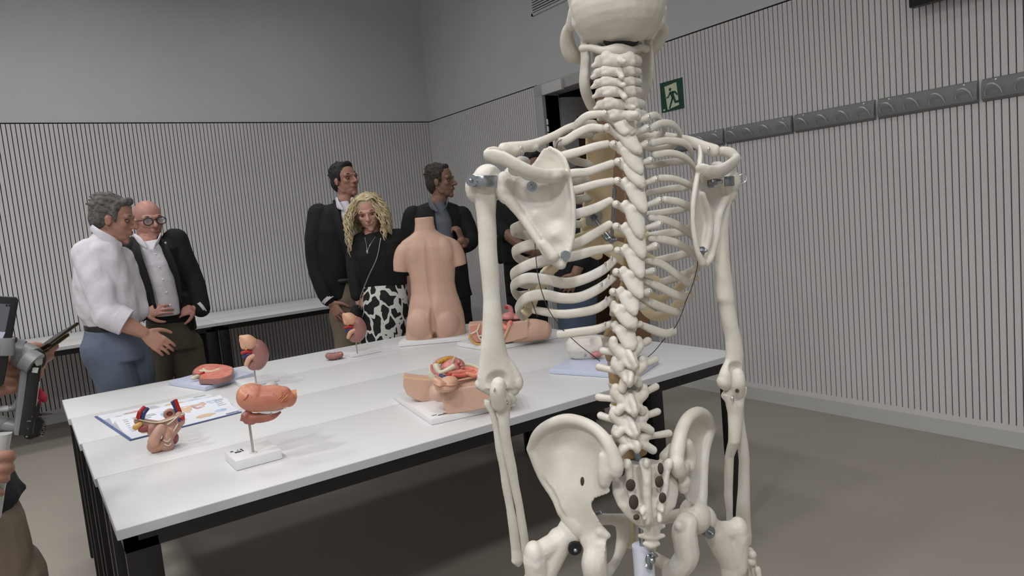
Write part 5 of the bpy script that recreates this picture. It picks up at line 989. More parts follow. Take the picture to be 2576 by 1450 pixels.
def hair_short(par, c, h, fr_, mt, back=.0, front=0.0, puff=0.0, vox=.005):
    F, U, R = fr_; A = (R, F, U); P = lambda r, f, u: c + (R * r + F * f + U * u) * h; s = lambda *q: tuple(v_ * h for v_ in q); m = MB()
    m.ell(P(0, -.10, .20), s(.335, .385, .345 + puff), A, 24, 16); m.ell(P(0, -.20, .02), s(.315, .27, .30 + back), A, 20, 14)
    m.tube([P(-.22, .08 + front, .34), P(-.08, .19 + front, .40 + puff), P(.08, .19 + front, .40 + puff), P(.22, .08 + front, .34)], [.06 * h, .085 * h, .085 * h, .06 * h], 12)
    for g in (-1, 1): m.tube([P(g * .285, .06, .22), P(g * .298, .085, .06), P(g * .285, .09, -.04)], [.07 * h, .045 * h, .022 * h], 10)
    r5 = random.Random(11)
    for k in range(46):
        a = r5.uniform(-2.2, 2.2); e = r5.uniform(.1, 1.3); d_ = np.array([math.sin(a) * math.cos(e), -math.cos(a) * math.cos(e) * .8 - .1, math.sin(e)]); q = P(d_[0] * .335, -.10 + d_[1] * .40, .20 + d_[2] * (.345 + puff)); t_ = (F * .8 + R * math.sin(a) * .3 - U * .1) * h * .09
        m.tube([q - t_, q + U * .014 * h, q + t_], [.02 * h, .03 * h, .016 * h], 6)
    return m.build('hair', mt, par, remesh=vox, it=2, noise=.0016, nfreq=230)
def add_hand(m, w, d, n, g=1, curl=.35, L=.178, spread=.12, thumb=.8, point=None):
    """wrist point, direction to the fingers, palm normal; g picks the thumb's side"""
    d = nrm(d); n = nrm(n - d * np.dot(n, d)); sd = nrm(np.cross(n, d)) * g; k = L / .18
    m.tube([w - d * .03 * k, w, w + d * .045 * k, w + d * .088 * k], [(.024 * k, .020 * k), (.026 * k, .017 * k), (.038 * k, .0155 * k), (.041 * k, .0125 * k)], 16, up=sd)
    for i, (o_, l_) in enumerate(((.0325, .070), (.011, .079), (-.0112, .073), (-.0325, .057))):
        q = w + d * (.090 - .006 * (i == 3)) * k + sd * o_ * k; dd = nrm(d + sd * spread * (1.5 - i)); cu = curl if point is None or i not in point else .06; P = [q - dd * .012 * k]; a = cu * .7
        for j, sg in enumerate((.46, .31, .23)):
            P.append(q); dk = nrm(dd * math.cos(a) + n * math.sin(a)); q = q + dk * l_ * sg * k; a += cu * (1.15 if j == 0 else .8)
        P.append(q); m.tube(P, [.0092 * k, .0092 * k, .0082 * k, .0076 * k, .0062 * k], 10, 4)
    q = w + d * .022 * k + sd * .026 * k; td = nrm(sd * .75 + d * .75 * thumb + n * .35); P = [q, q + td * .034 * k, q + td * .034 * k + nrm(td + d * .5 + n * .25) * .032 * k, q + td * .034 * k + nrm(td + d * .5 + n * .25) * .032 * k + nrm(td * .6 + d + n * .3) * .025 * k]
    m.tube(P, [.0145 * k, .0115 * k, .0095 * k, .0072 * k], 10, 4)
def legs(m, V, hips, r0, foot, floor_pts=None, knee_off=.02):
    for i, h_ in enumerate(hips):
        a = V(*h_); b = floor_pts[i] if floor_pts else np.array([a[0], a[1], 0.0]); b = np.array([b[0], b[1], .09]); k = a * .48 + b * .52 + foot * knee_off
        m.tube([a, a * .75 + k * .25, k, k * .5 + b * .5 - foot * .01, b], [r0, r0 * .95, r0 * .70, r0 * .66, r0 * .60], 16)
def shoes(par, pts, foot, mt):
    for p in pts:
        m = MB(); f_ = nrm(foot); sd = np.array([-f_[1], f_[0], 0]); m.tube([np.array([p[0], p[1], .045]) - f_ * .07, np.array([p[0], p[1], .05]), np.array([p[0], p[1], .040]) + f_ * .10, np.array([p[0], p[1], .032]) + f_ * .18], [(.036, .042), (.040, .048), (.046, .036), (.036, .028)], 14, up=sd); m.build('shoe', mt, par)
def skinlegs(m, V, hips, foot):
    for h_ in hips:
        a = V(*h_); b = np.array([a[0], a[1], .06]); m.tube([a, (a + b) / 2, b], [.045, .04, .032], 12); m.tube([b, b + nrm(foot) * .13 - UPZ * .02], [.03, .025], 10)
def cloth(m, nme, mt, par, vox=.008, it=4, noise=.0028, nf=38): return m.build(nme, mt, par, remesh=vox, it=it, noise=noise, nfreq=nf)
CRT = np.array([RW[0][0], RW[1][0], 0.0]); CRT /= np.linalg.norm(CRT); CFW = np.array([-CRT[1], CRT[0], 0.0])   # level directions: picture right, away
def strip(V, L, w_, mt, nme, par, th=.004): m = MB(); m.tube(V.pts(L), [(w_, th)] * len(L), 10, 6, up=V.n if False else None); return m.build(nme, mt, par)

# --- man in the white shirt
bp_ = np.array([.40, 4.02, 0]); V = View(bp_); F0 = nrm(CRT * .95 + CFW * .27); fr1 = frame_of(F0, -.20, 0); hc = V(286, 553); hh = .238
m = MB(); dn = add_head(m, hc, hh, fr1, V(270, 606, .01), neck_r=.054)
m.tube(V.pts([(268, 612), (258, 660, -.02), (262, 740, -.03), (275, 840, -.02)]), [.06, .07, .07, .07], 16); m.tube(V.pts([(235, 640, .06), (258, 720, .12), (268, 798, .14)]), [.05, .045, .04], 12); m.tube(V.pts([(268, 798, .14), (318, 818, .16), (362, 838, .17)]), [.042, .040, .028], 14)
w_ = V(362, 838, .17); add_hand(m, w_, V(404, 866, .19) - w_, UPZ * -.35 + CFW * .8 + CRT * -.3, -1, .45, .185, .015)
m.tube(V.pts([(300, 650, -.08), (330, 730, -.14), (345, 790, -.10)]), [.05, .045, .038], 12)
skinlegs(m, V, [(262, 860, .0), (300, 860, -.06)], F0)
P1 = m.build('person', M_skin, remesh=.0038, it=6, dents=dn); tag(P1, 'grey-haired man in a white shirt and blue-grey trousers gesturing with his hand at the table', 'person', 'visitors around the tables')
face_parts(P1, hc, hh, fr1, M_hgrey); hair_short(P1, hc, hh, fr1, M_hgrey, .02, .05, .0)
m = MB(); V.rows(m, [(214, 822, 348, 812, .12), (198, 798, 352, 788, .135), (185, 760, 348, 756, .145), (181, 720, 339, 722, .15), (184, 680, 328, 690, .15), (192, 645, 318, 660, .145), (206, 615, 312, 640, .13), (224, 597, 306, 622, .10), (236, 584, 300, 606, .075)], 26, 2.3)
m.tube(V.pts([(222, 640, .05), (240, 690, .10), (256, 745, .13), (268, 795, .145)]), [.075, .072, .066, .062], 16); m.tube(V.pts([(262, 785, .145), (290, 802, .155), (312, 808, .16)]), [.064, .066, .060], 16, round_=False)
m.tube(V.pts([(305, 650, -.07), (333, 730, -.13), (348, 785, -.10)]), [.06, .058, .05], 14)
sh = cloth(m, 'shirt', M_wshirt, P1, .007, 4, .0042, 62)
m = MB(); m.tube(V.pts([(292, 800, .156), (318, 812, .163)]), [.069, .066], 18, 2, round_=False); m.build('cuff', M_wshirt, sh)
m = MB(); m.tube(V.pts([(231, 574, .045), (254, 592, .085), (284, 610, .082), (304, 618, .05)]), [(.018, .007), (.022, .007), (.024, .007), (.016, .006)], 10, up=UPZ); m.tube(V.pts([(234, 572, -.03), (262, 584, -.06), (300, 606, -.03)]), [(.018, .007)] * 3, 10, up=UPZ); m.build('collar', M_wshirt, sh)
m = MB(); V.rows(m, [(212, 832, 340, 828, .125), (213, 820, 342, 815, .123)], 24); m.build('belt', M_belt, P1)
m = MB(); V.rows(m, [(228, 905, 366, 900, .14), (212, 880, 360, 872, .145), (208, 855, 350, 848, .135), (212, 830, 338, 826, .122)], 24); m.tube(V.pts([(262, 880, .04), (285, 930, .04), (302, 985, .04)]), [.105, .10, .092], 16); m.tube(V.pts([(318, 880, -.04), (338, 930, -.04), (345, 985, -.05)]), [.10, .095, .085], 16)
legs(m, V, [(300, 975, .04), (345, 975, -.05)], .092, F0); cloth(m, 'trousers', M_bluetr, P1); shoes(P1, [V(300, 975, .04), V(345, 975, -.05)], F0, M_shoe)
# --- bald man with glasses
bp_ = np.array([.68, 4.62, 0]); V = View(bp_); F0 = nrm(CRT * .72 - CFW * .69); fr2 = frame_of(F0, -.06, .03); hc = V(374, 556); hh = .236
m = MB(); dn = add_head(m, hc, hh, fr2, V(372, 618, .02), jaw=1.05, neck_r=.064); m.tube(V.pts([(370, 612), (385, 680, -.05), (410, 790, -.03)]), [.06, .08, .08], 16)
for a in ([(335, 640, 0), (335, 730, .05), (352, 785, .12), (368, 790, .15)], [(440, 620, 0), (482, 700, .03), (500, 765, .08), (492, 776, .12)]): m.tube(V.pts(a), [.05, .045, .036, .028], 12)
w_ = V(368, 790, .15); add_hand(m, w_, CRT * .9 + UPZ * .25 - CFW * .1, CFW * .9 - UPZ * .4, 1, .55, .175, .06); w_ = V(496, 774, .12); add_hand(m, w_, -CRT * .85 - UPZ * .1 - CFW * .25, CFW * .8 - UPZ * .5, -1, .60, .17, .06)
skinlegs(m, V, [(405, 840, 0), (465, 840, 0)], F0)
P2 = m.build('person', M_skinr, remesh=.0038, it=6, dents=dn); tag(P2, 'bald man with dark round glasses, black blazer and open white shirt beside the white-shirted man', 'person', 'visitors around the tables')
face_parts(P2, hc, hh, fr2, M_hgrey); F, U, R = fr2; Ph = lambda r, f, u: hc + (R * r + F * f + U * u) * hh
g = MB()
for sg in (-1, 1):
    cg = Ph(sg * .155, .40, -.005); g.tube([cg + (R * math.cos(a) * .108 + U * math.sin(a) * .088) * hh for a in np.linspace(0, 6.283, 19)], .0026, 8, 1, round_=False); g.tube([Ph(sg * .275, .385, .03), Ph(sg * .335, .10, .02), Ph(sg * .34, -.08, -.02)], .0024, 8)
g.tube([Ph(-.045, .40, .02), Ph(0, .415, .035), Ph(.045, .40, .02)], .0026, 8); gl = g.build('glasses', M_belt, P2)
for sg in (-1, 1): b = MB(); b.ell(Ph(sg * .155, .40, -.005), (.104 * hh, .0015, .084 * hh), (R, F, U), 16, 8); b.build('lens', M_lens, gl)
m = MB(); V.rows(m, [(372, 815, 478, 806, .13), (355, 770, 470, 766, .15), (345, 720, 462, 715, .155), (332, 670, 458, 660, .15), (322, 640, 456, 622, .14), (328, 618, 444, 600, .10, -.02), (348, 606, 420, 594, .05, -.05)], 26)
m.tube(V.pts([(332, 628, 0), (326, 690, .03), (338, 750, .08), (356, 788, .14)]), [.075, .07, .062, .05], 16); m.tube(V.pts([(440, 606, 0), (462, 660, .02), (484, 710, .04), (500, 758, .09), (506, 776, .11)]), [.075, .072, .066, .058, .052], 16)
V.rows(m, [(440, 838, 496, 826, .09), (448, 800, 490, 790, .10), (440, 740, 474, 734, .12)], 18); jk = cloth(m, 'blazer', M_blk, P2)
m = MB(); V.rows(m, [(392, 798, 452, 790, .05, .135), (385, 760, 450, 755, .06, .142), (370, 715, 440, 705, .06, .145), (358, 670, 426, 660, .06, .138), (346, 632, 412, 622, .06, .115), (346, 610, 398, 603, .05, .075)], 22); s2 = cloth(m, 'shirt', M_wshirt, P2, .007, 3, .003, 34)
for L in ([(338, 592, .10), (352, 606, .15), (368, 624, .18)], [(404, 590, .10), (398, 606, .16), (388, 624, .18)]): m = MB(); m.tube(V.pts(L), [(.010, .005), (.018, .006), (.006, .004)], 10, up=UPZ + CRT * .4); m.build('collar', M_wshirt, s2)
for k in range(5): MB().ell(V(392 + k * 9, 640 + k * 32, .208 - (.004 if k == 4 else 0)), (.006, .003, .006), V.ax, 8, 6).build('button', M_stand, s2)
MB().tube(V.pts([(354, 786, .14), (362, 790, .15)]), [.053, .05], 16, 1, round_=False).build('cuff', M_wshirt, s2); MB().tube(V.pts([(506, 774, .11), (500, 778, .115)]), [.054, .05], 16, 1, round_=False).build('cuff', M_wshirt, s2)
for L in ([(398, 596, .12), (420, 640, .175), (446, 700, .19), (456, 760, .18)], [(340, 600, .10), (345, 640, .175), (372, 710, .20), (392, 780, .19)]): m = MB(); m.tube(V.pts(L), [(.012, .006), (.030, .007), (.020, .006), (.008, .005)], 10, up=V.n * .4 + CRT); m.build('lapel', M_blk, jk)
MB().ell(V(417, 612, .165), (.008, .004, .008), V.ax, 10, 6).build('lapel_pin', M_steel, jk)
m = MB(); V.rows(m, [(368, 808, 478, 800, .128), (368, 796, 476, 788, .126)], 24); m.build('belt', M_belt, P2)
m = MB(); V.rows(m, [(372, 880, 505, 870, .14), (366, 845, 492, 836, .14), (367, 806, 476, 798, .124)], 24); m.tube(V.pts([(402, 870, 0), (398, 930, 0), (394, 1000, 0)]), [.10, .09, .08], 16); m.tube(V.pts([(466, 870, 0), (480, 930, 0), (486, 1000, 0)]), [.10, .09, .08], 16)
legs(m, V, [(396, 960, 0), (484, 960, 0)], .085, F0); cloth(m, 'trousers', M_olive, P2); shoes(P2, [V(396, 960, 0), V(484, 960, 0)], F0, M_shoe)
# --- tall young man in a navy blazer
bp_ = np.array([1.82, 4.62, 0]); V = View(bp_); F0 = nrm(CRT * .80 - CFW * .60); fr3 = frame_of(F0, .16, 0); hc = V(869, 455); hh = .238
m = MB(); dn = add_head(m, hc, hh, fr3, V(864, 512), neck_r=.052); m.tube(V.pts([(864, 522), (852, 600, -.05), (855, 700, -.03)]), [.045, .08, .08], 16)
m.tube(V.pts([(805, 545, .03), (795, 650, .06), (815, 735, .10), (832, 762, .12)]), [.05, .045, .038, .030], 12); m.tube(V.pts([(900, 545, 0), (915, 650, 0), (905, 740, .05)]), [.05, .045, .03], 12); w_ = V(832, 760, .12); add_hand(m, w_, V(858, 800, .14) - w_, CFW * .9 + CRT * .4, -1, .30, .185, .10)
skinlegs(m, V, [(860, 800, 0), (900, 800, 0)], F0)
P3 = m.build('person', M_skin, remesh=.0038, it=6, dents=dn); tag(P3, 'tall young dark-haired man in a navy blazer standing behind the blonde woman', 'person', 'visitors around the tables')
face_parts(P3, hc, hh, fr3, M_hblack); hair_short(P3, hc, hh, fr3, M_hblack, .03, .0, .02)
m = MB(); V.rows(m, [(800, 752, 892, 746, .13), (790, 700, 896, 695, .14), (782, 640, 900, 635, .145), (780, 580, 905, 575, .14), (788, 540, 912, 535, .12), (812, 517, 902, 513, .095), (842, 510, 878, 508, .04, -.05)], 26)
m.tube(V.pts([(803, 540, .03), (795, 600, .05), (796, 660, .06), (810, 715, .09), (826, 752, .11)]), [.075, .072, .066, .06, .052], 16); m.tube(V.pts([(905, 540, 0), (918, 620, 0), (912, 720, .04)]), [.072, .068, .055], 16); jk = cloth(m, 'blazer', M_navy, P3)
m = MB(); V.rows(m, [(882, 704, 905, 700, .03, .11), (880, 660, 905, 655, .03, .13), (866, 590, 896, 584, .04, .125), (856, 545, 890, 540, .05, .10), (852, 509, 876, 506, .045, .045)], 20); s2 = cloth(m, 'shirt', M_wshirt, P3, .007, 3, .002, 34)
for L in ([(846, 500, .05), (850, 515, .11), (862, 528, .15)], [(884, 500, .06), (886, 512, .10), (880, 528, .14)]): m = MB(); m.tube(V.pts(L), [(.014, .005), (.022, .006), (.006, .004)], 10, up=UPZ + CRT * .4); m.build('collar', M_wshirt, s2)
MB().tube(V.pts([(824, 750, .112), (830, 757, .118)]), [.050, .046], 16, 1, round_=False).build('cuff', M_wshirt, s2)
for L in ([(840, 505, .07), (850, 560, .15), (872, 640, .17), (884, 700, .15)],): m = MB(); m.tube(V.pts(L), [(.010, .006), (.028, .007), (.020, .006), (.008, .005)], 10, up=V.n * .4 + CRT); m.build('lapel', M_navy, jk)
MB().tube(V.pts([(838, 708, .12), (860, 708, .135), (890, 704, .13), (908, 700, .10)]), [(.016, .008)] * 4, 8, up=UPZ).build('belt', M_belt, P3)
m = MB(); V.rows(m, [(838, 800, 924, 795, .13), (836, 750, 918, 745, .135), (838, 700, 910, 696, .12)], 22); m.tube(V.pts([(862, 790, .02), (872, 850, .02), (876, 900, .02)]), [.092, .085, .08], 16); m.tube(V.pts([(902, 790, 0), (908, 850, 0), (910, 900, 0)]), [.09, .085, .08], 16)
legs(m, V, [(876, 890, .02), (910, 890, 0)], .082, F0); cloth(m, 'trousers', M_beige, P3); shoes(P3, [V(876, 890, .02), V(910, 890, 0)], F0, M_shoe)
# --- woman with curly blond hair
bp_ = np.array([1.86, 4.12, 0]); V = View(bp_); F0 = nrm(CRT * .10 - CFW * .99); fr4 = frame_of(F0, -.20, .12); hc = V(926, 536); hh = .222
m = MB(); dn = add_head(m, hc, hh, fr4, V(930, 610), True, .92, .046); m.tube(V.pts([(932, 600), (950, 650, -.03), (964, 720, -.02)]), [.05, .07, .07], 16)
m.tube(V.pts([(1008, 610, -.02), (1020, 690, -.04), (1022, 780, -.06), (1020, 800, -.06)]), [.045, .040, .030, .024], 12); m.tube(V.pts([(905, 610, 0), (892, 660, .0), (900, 740, .06)]), [.042, .036, .026], 12)
add_hand(m, V(1020, 800, -.06), -UPZ + CRT * .1, CFW, 1, .3, .16); add_hand(m, V(900, 740, .06), -UPZ + CRT * .3, CFW, -1, .4, .16); skinlegs(m, V, [(945, 850, 0), (990, 850, 0)], F0)
P4 = m.build('person', M_skinf, remesh=.0036, it=6, dents=dn); tag(P4, 'woman with curly blond hair, black top and black and white patterned skirt', 'person', 'visitors around the tables')
face_parts(P4, hc, hh, fr4, mat('brow_brown', (.42, .33, .26), .7)); F, U, R = fr4; Ph = lambda r, f, u: hc + (R * r + F * f + U * u) * hh
m = MB(); m.ell(Ph(0, -.10, .20), (.35 * hh, .40 * hh, .36 * hh), (R, F, U), 22, 14); m.ell(Ph(0, -.24, -.08), (.36 * hh, .25 * hh, .38 * hh), (R, F, U), 20, 12); r6 = random.Random(21)
for k in range(460):
    a = r6.uniform(-2.7, 2.7); top = Ph(-math.sin(a) * .33, -.10 - math.cos(a) * .36 * (1 if abs(a) < 1.57 else .80), .20 + r6.uniform(.0, .28)); out = nrm(R * -math.sin(a) - F * math.cos(a)); ln = r6.uniform(.55, 1.25) * hh; P = [top]; ph_ = r6.uniform(0, 6.28); am = r6.uniform(.026, .05) * hh; fq = r6.uniform(2.4, 4.2)
    if k % 3 == 0: f0 = r6.uniform(-.35, .27); sg = 1 if a > 0 else -1; top = Ph(-.06, f0, .20 + .36 * math.sqrt(max(0, 1 - ((f0 + .1) / .42) ** 2)) + .015); P = [top, Ph(-.06 - sg * .20, f0, .43), Ph(-.03 - sg * .345, min(f0, .18), .22)]; top = P[-1]; out = nrm(R * -sg + F * .1); ln = r6.uniform(.5, 1.0) * hh
    sd = nrm(np.cross(out, UPZ))
    for j in range(1, 13):
        u = j / 12.; bulge = .17 * math.sin(min(1, u * 1.5) * math.pi * .5) * hh + .06 * u * hh
        sdx = (R * (-1 if a > 0 else 1)) * .17 * hh * min(1, u * 2) if abs(a) > 2.2 and k % 3 else 0 * R
        P.append(top + out * bulge + sdx - UPZ * ln * u * (.9 + .1 * u) + (sd * am * math.cos(ph_ + u * fq * 6.28) + out * am * math.sin(ph_ + u * fq * 6.28)) * min(1, u * 4))
    K = len(P); m.tube(P, [.011 * hh] + [.0145 * hh] * (K - 4) + [.012 * hh, .009 * hh, .004 * hh], 5, 3)
m.build('hair', M_blond, P4)
m = MB(); V.rows(m, [(908, 722, 1024, 714, .105), (898, 680, 1022, 675, .125), (890, 645, 1022, 636, .13), (893, 615, 1020, 602, .115), (908, 597, 1000, 588, .08), (922, 588, 975, 580, .05)], 26); m.tube(V.pts([(1000, 602, .0), (1016, 630, -.01), (1022, 676, -.04)]), [.068, .070, .058], 16); m.tube(V.pts([(908, 608, 0), (894, 645, 0), (893, 690, .02), (899, 742, .05)]), [.058, .056, .050, .042], 14)
tp = cloth(m, 'top', M_top, P4, .007, 3, .003, 40)
m = MB(); m.prism(V.pts([(917, 596, .12), (948, 592, .12), (934, 626, .15)]), V.n * .008); 
sk = bpy.data.materials.new('skirt_print'); sk.use_nodes = True; nt = sk.node_tree; bb = nt.nodes['Principled BSDF']; bb.inputs['Roughness'].default_value = .8
tc = nt.nodes.new('ShaderNodeTexCoord'); mp = nt.nodes.new('ShaderNodeMapping'); mp.inputs['Scale'].default_value = (15, 15, 10); nz_ = nt.nodes.new('ShaderNodeTexNoise'); nz_.inputs['Scale'].default_value = 1.2; nz_.inputs['Detail'].default_value = 1
mx = nt.nodes.new('ShaderNodeVectorMath'); mx.operation = 'MULTIPLY_ADD'; mx.inputs[1].default_value = (1.1, 1.1, 1.1); vo = nt.nodes.new('ShaderNodeTexVoronoi'); vo.feature = 'DISTANCE_TO_EDGE'; vo.inputs['Scale'].default_value = 1.0; cr = nt.nodes.new('ShaderNodeValToRGB'); cr.color_ramp.interpolation = 'CONSTANT'; cr.color_ramp.elements[0].color = (*lin((.84, .84, .82)), 1); cr.color_ramp.elements[1].position = .105; cr.color_ramp.elements[1].color = (.006, .006, .007, 1)
nt.links.new(tc.outputs['Object'], mp.inputs['Vector']); nt.links.new(mp.outputs['Vector'], nz_.inputs['Vector']); nt.links.new(nz_.outputs['Color'], mx.inputs[0]); nt.links.new(mp.outputs['Vector'], mx.inputs[2]); nt.links.new(mx.outputs['Vector'], vo.inputs['Vector']); nt.links.new(vo.outputs['Distance'], cr.inputs['Fac']); nt.links.new(cr.outputs['Color'], bb.inputs['Base Color'])
m = MB(); dwn = []
for xl, yl, xr, yr, d_ in ((896, 1010, 1050, 1000, .20), (902, 920, 1040, 912, .18), (905, 860, 1033, 850, .16), (906, 800, 1030, 792, .15), (907, 750, 1027, 742, .135), (910, 718, 1022, 711, .108)): dwn.append((xl, yl, xr, yr, d_))
V.rows(m, dwn, 30); cloth(m, 'skirt', sk, P4, .008, 2, .004, 22)
MB().tube(V.pts([(958, 600, .12), (948, 650, .145), (925, 700, .15), (908, 745, .14), (903, 775, .13)]), .0035, 8).build('bag_strap', mat('strap_silver', (.55, .55, .54), .35, metal=.8), P4)
m = MB(); V.rows(m, [(880, 850, 912, 846, .05, .08), (878, 790, 910, 786, .055, .08), (886, 770, 905, 767, .03, .08)], 18); m.build('handbag', M_top, P4)
MB().tube(V.pts([(918, 598, .10), (922, 618, .142), (924, 632, .152), (930, 618, .142), (944, 596, .10)]), .0014, 6).build('necklace', M_rod, P4); MB().ell(V(924, 634, .156), (.007, .003, .011), V.ax, 10, 8).build('pendant', M_rod, P4)
# --- man with greying brown hair in a dark jacket
bp_ = np.array([2.42, 4.30, 0]); V = View(bp_); F0 = nrm(CRT * .96 - CFW * .28); fr5 = frame_of(F0, .02, 0); hc = V(1110, 457); hh = .236
m = MB(); dn = add_head(m, hc, hh, fr5, V(1101, 512), neck_r=.053); m.tube(V.pts([(1101, 522), (1097, 600, -.05), (1105, 720, -.03)]), [.055, .08, .08], 16)
m.tube(V.pts([(1165, 550, .0), (1182, 605, .05), (1166, 612, .15), (1160, 606, .19)]), [.05, .045, .035, .028], 12); m.tube(V.pts([(1040, 550, .02), (1032, 640, .04), (1050, 720, .08)]), [.05, .045, .03], 12)
w_ = V(1163, 608, .18); add_hand(m, w_, UPZ * 1.0 - CRT * .25, -CRT * .8 + CFW * .3, 1, 1.05, .165, .03); skinlegs(m, V, [(1090, 780, 0), (1140, 780, 0)], F0)
P5 = m.build('person', M_skind, remesh=.0038, it=6, dents=dn); tag(P5, 'man with greying brown hair and a dark jacket behind the headless torso model, fist raised', 'person', 'visitors around the tables')
face_parts(P5, hc, hh, fr5, M_hbrown); hair_short(P5, hc, hh, fr5, M_hbrown, .10, -.03, 0)
m = MB(); V.rows(m, [(1040, 760, 1188, 742, .14), (1036, 700, 1178, 690, .15), (1026, 640, 1172, 630, .15), (1020, 590, 1172, 580, .145), (1024, 548, 1168, 540, .12), (1050, 520, 1150, 514, .095), (1080, 508, 1120, 506, .04, -.05)], 26)
m.tube(V.pts([(1160, 545, 0), (1176, 580, .02), (1184, 606, .06), (1172, 618, .12)]), [.074, .068, .058, .050], 16); m.tube(V.pts([(1040, 545, .02), (1030, 620, .04), (1046, 715, .07)]), [.074, .068, .055], 16); jk = cloth(m, 'jacket', M_blk, P5)
m = MB(); V.rows(m, [(1108, 690, 1140, 685, .03, .13), (1104, 620, 1142, 615, .04, .135), (1096, 560, 1136, 555, .05, .115), (1088, 512, 1118, 508, .05, .05)], 20); s2 = cloth(m, 'shirt', M_gshirt, P5, .007, 3, .002, 34)
for L in ([(1078, 502, .07), (1086, 518, .13), (1100, 532, .17)], [(1126, 502, .08), (1124, 516, .12), (1116, 530, .16)]): m = MB(); m.tube(V.pts(L), [(.013, .005), (.020, .006), (.006, .004)], 10, up=UPZ + CRT * .4); m.build('collar', M_gshirt, s2)
MB().tube([V(1166, 612, .16) + (CFW * math.cos(a) + CRT * math.sin(a)) * .031 for a in np.linspace(0, 6.283, 15)], .004, 8, 1, round_=False).build('watch', M_steel, P5)
m = MB(); V.rows(m, [(1052, 790, 1186, 780, .13), (1046, 740, 1182, 732, .135)], 22); legs(m, V, [(1086, 785, 0), (1152, 785, 0)], .095, F0); cloth(m, 'trousers', M_blk, P5); shoes(P5, [V(1086, 785, 0), V(1152, 785, 0)], F0, M_shoe)
# --- man in black seen between the skeleton's arm and ribs
bp_ = np.array([3.18, 4.38, 0]); V = View(bp_); F0 = nrm(CRT * .35 - CFW * .93); fr6 = frame_of(F0, -.04, 0); hc = V(1344, 425); hh = .238
m = MB(); dn = add_head(m, hc, hh, fr6, V(1330, 480)); m.tube(V.pts([(1330, 480), (1322, 560), (1320, 690)]), [.06, .08, .08], 16); m.tube(V.pts([(1270, 510, 0), (1266, 570, .05), (1288, 600, .14), (1330, 632, .19)]), [.05, .045, .042, .028], 12); m.tube(V.pts([(1378, 510, 0), (1388, 590, .06), (1356, 636, .17)]), [.05, .045, .03], 12)
w_ = V(1330, 632, .19); add_hand(m, w_, CRT * .9 - UPZ * .1, CFW, 1, .7, .17, .05); w_ = V(1366, 640, .18); add_hand(m, w_, -CRT * .9, CFW, -1, .7, .165, .05); skinlegs(m, V, [(1300, 720, 0), (1345, 720, 0)], F0)
P6 = m.build('person', M_skind, remesh=.004, it=3, dents=dn); tag(P6, 'dark-haired man in black with folded hands, glimpsed between the skeleton arm and shoulder blade', 'person', 'visitors around the tables')
face_parts(P6, hc, hh, fr6, M_hblack); hair_short(P6, hc, hh, fr6, M_hblack, .04, .01, .03)
m = MB(); V.rows(m, [(1262, 662, 1374, 656, .13), (1258, 610, 1384, 602, .14), (1252, 560, 1388, 550, .14), (1252, 515, 1386, 505, .12), (1272, 490, 1372, 482, .09), (1308, 470, 1352, 468, .05)], 24); m.tube(V.pts([(1268, 505, 0), (1260, 560, .03), (1272, 590, .09)]), [.072, .066, .058], 16); m.tube(V.pts([(1378, 505, 0), (1386, 580, .05)]), [.070, .06], 16); m.tube(V.pts([(1258, 600, 0), (1260, 655, 0)]), [.03, .03], 12); cloth(m, 'shirt', M_blk, P6)
m = MB(); V.rows(m, [(1272, 740, 1374, 734, .12), (1266, 660, 1374, 654, .122)], 22); legs(m, V, [(1300, 735, 0), (1348, 735, 0)], .085, F0); cloth(m, 'trousers', M_blk, P6); shoes(P6, [V(1300, 735, 0), V(1348, 735, 0)], F0, M_shoe)
# --- man in jeans behind the rib cage
bp_ = np.array([2.98, 3.50, 0]); V = View(bp_); F0 = nrm(-CRT * .9 + CFW * .3); fr7 = frame_of(F0, 0, 0); hc = V(1452, 466); hh = .225
m = MB(); dn = add_head(m, hc, hh, fr7, V(1450, 515)); m.tube(V.pts([(1450, 515), (1452, 600), (1455, 740)]), [.06, .08, .08], 16); m.tube(V.pts([(1455, 540, .10), (1468, 630, .14), (1448, 690, .17)]), [.045, .04, .03], 12); add_hand(m, V(1448, 690, .17), -CRT * .5 - UPZ * .8, CFW, 1, .5, .17); skinlegs(m, V, [(1440, 780, 0), (1470, 780, -.05)], F0)
P7 = m.build('person', M_skind, remesh=.0045, it=3, dents=dn); tag(P7, 'person in a navy shirt and blue jeans standing behind the skeleton rib cage', 'person', 'visitors around the tables')
face_parts(P7, hc, hh, fr7, M_hblack); hair_short(P7, hc, hh, fr7, M_hblack, .05, .0, .0)
m = MB(); V.rows(m, [(1392, 744, 1516, 738, .13), (1394, 690, 1508, 684, .13), (1396, 620, 1502, 614, .135), (1400, 560, 1500, 554, .13), (1412, 530, 1492, 526, .10), (1432, 512, 1474, 510, .05)], 24); m.tube(V.pts([(1455, 540, .09), (1468, 620, .13), (1458, 660, .15)]), [.062, .056, .05], 16); cloth(m, 'shirt', mat('polo_navy', (.04, .045, .075), .8, bump=.3, bscale=14), P7)
m = MB(); V.rows(m, [(1406, 850, 1500, 845, .12), (1402, 790, 1500, 784, .125), (1400, 738, 1506, 732, .12)], 22); legs(m, V, [(1438, 845, .03), (1466, 845, -.05)], .085, F0); cloth(m, 'jeans', M_jeans, P7); shoes(P7, [V(1438, 845, .03), V(1466, 845, -.05)], F0, M_shoe)
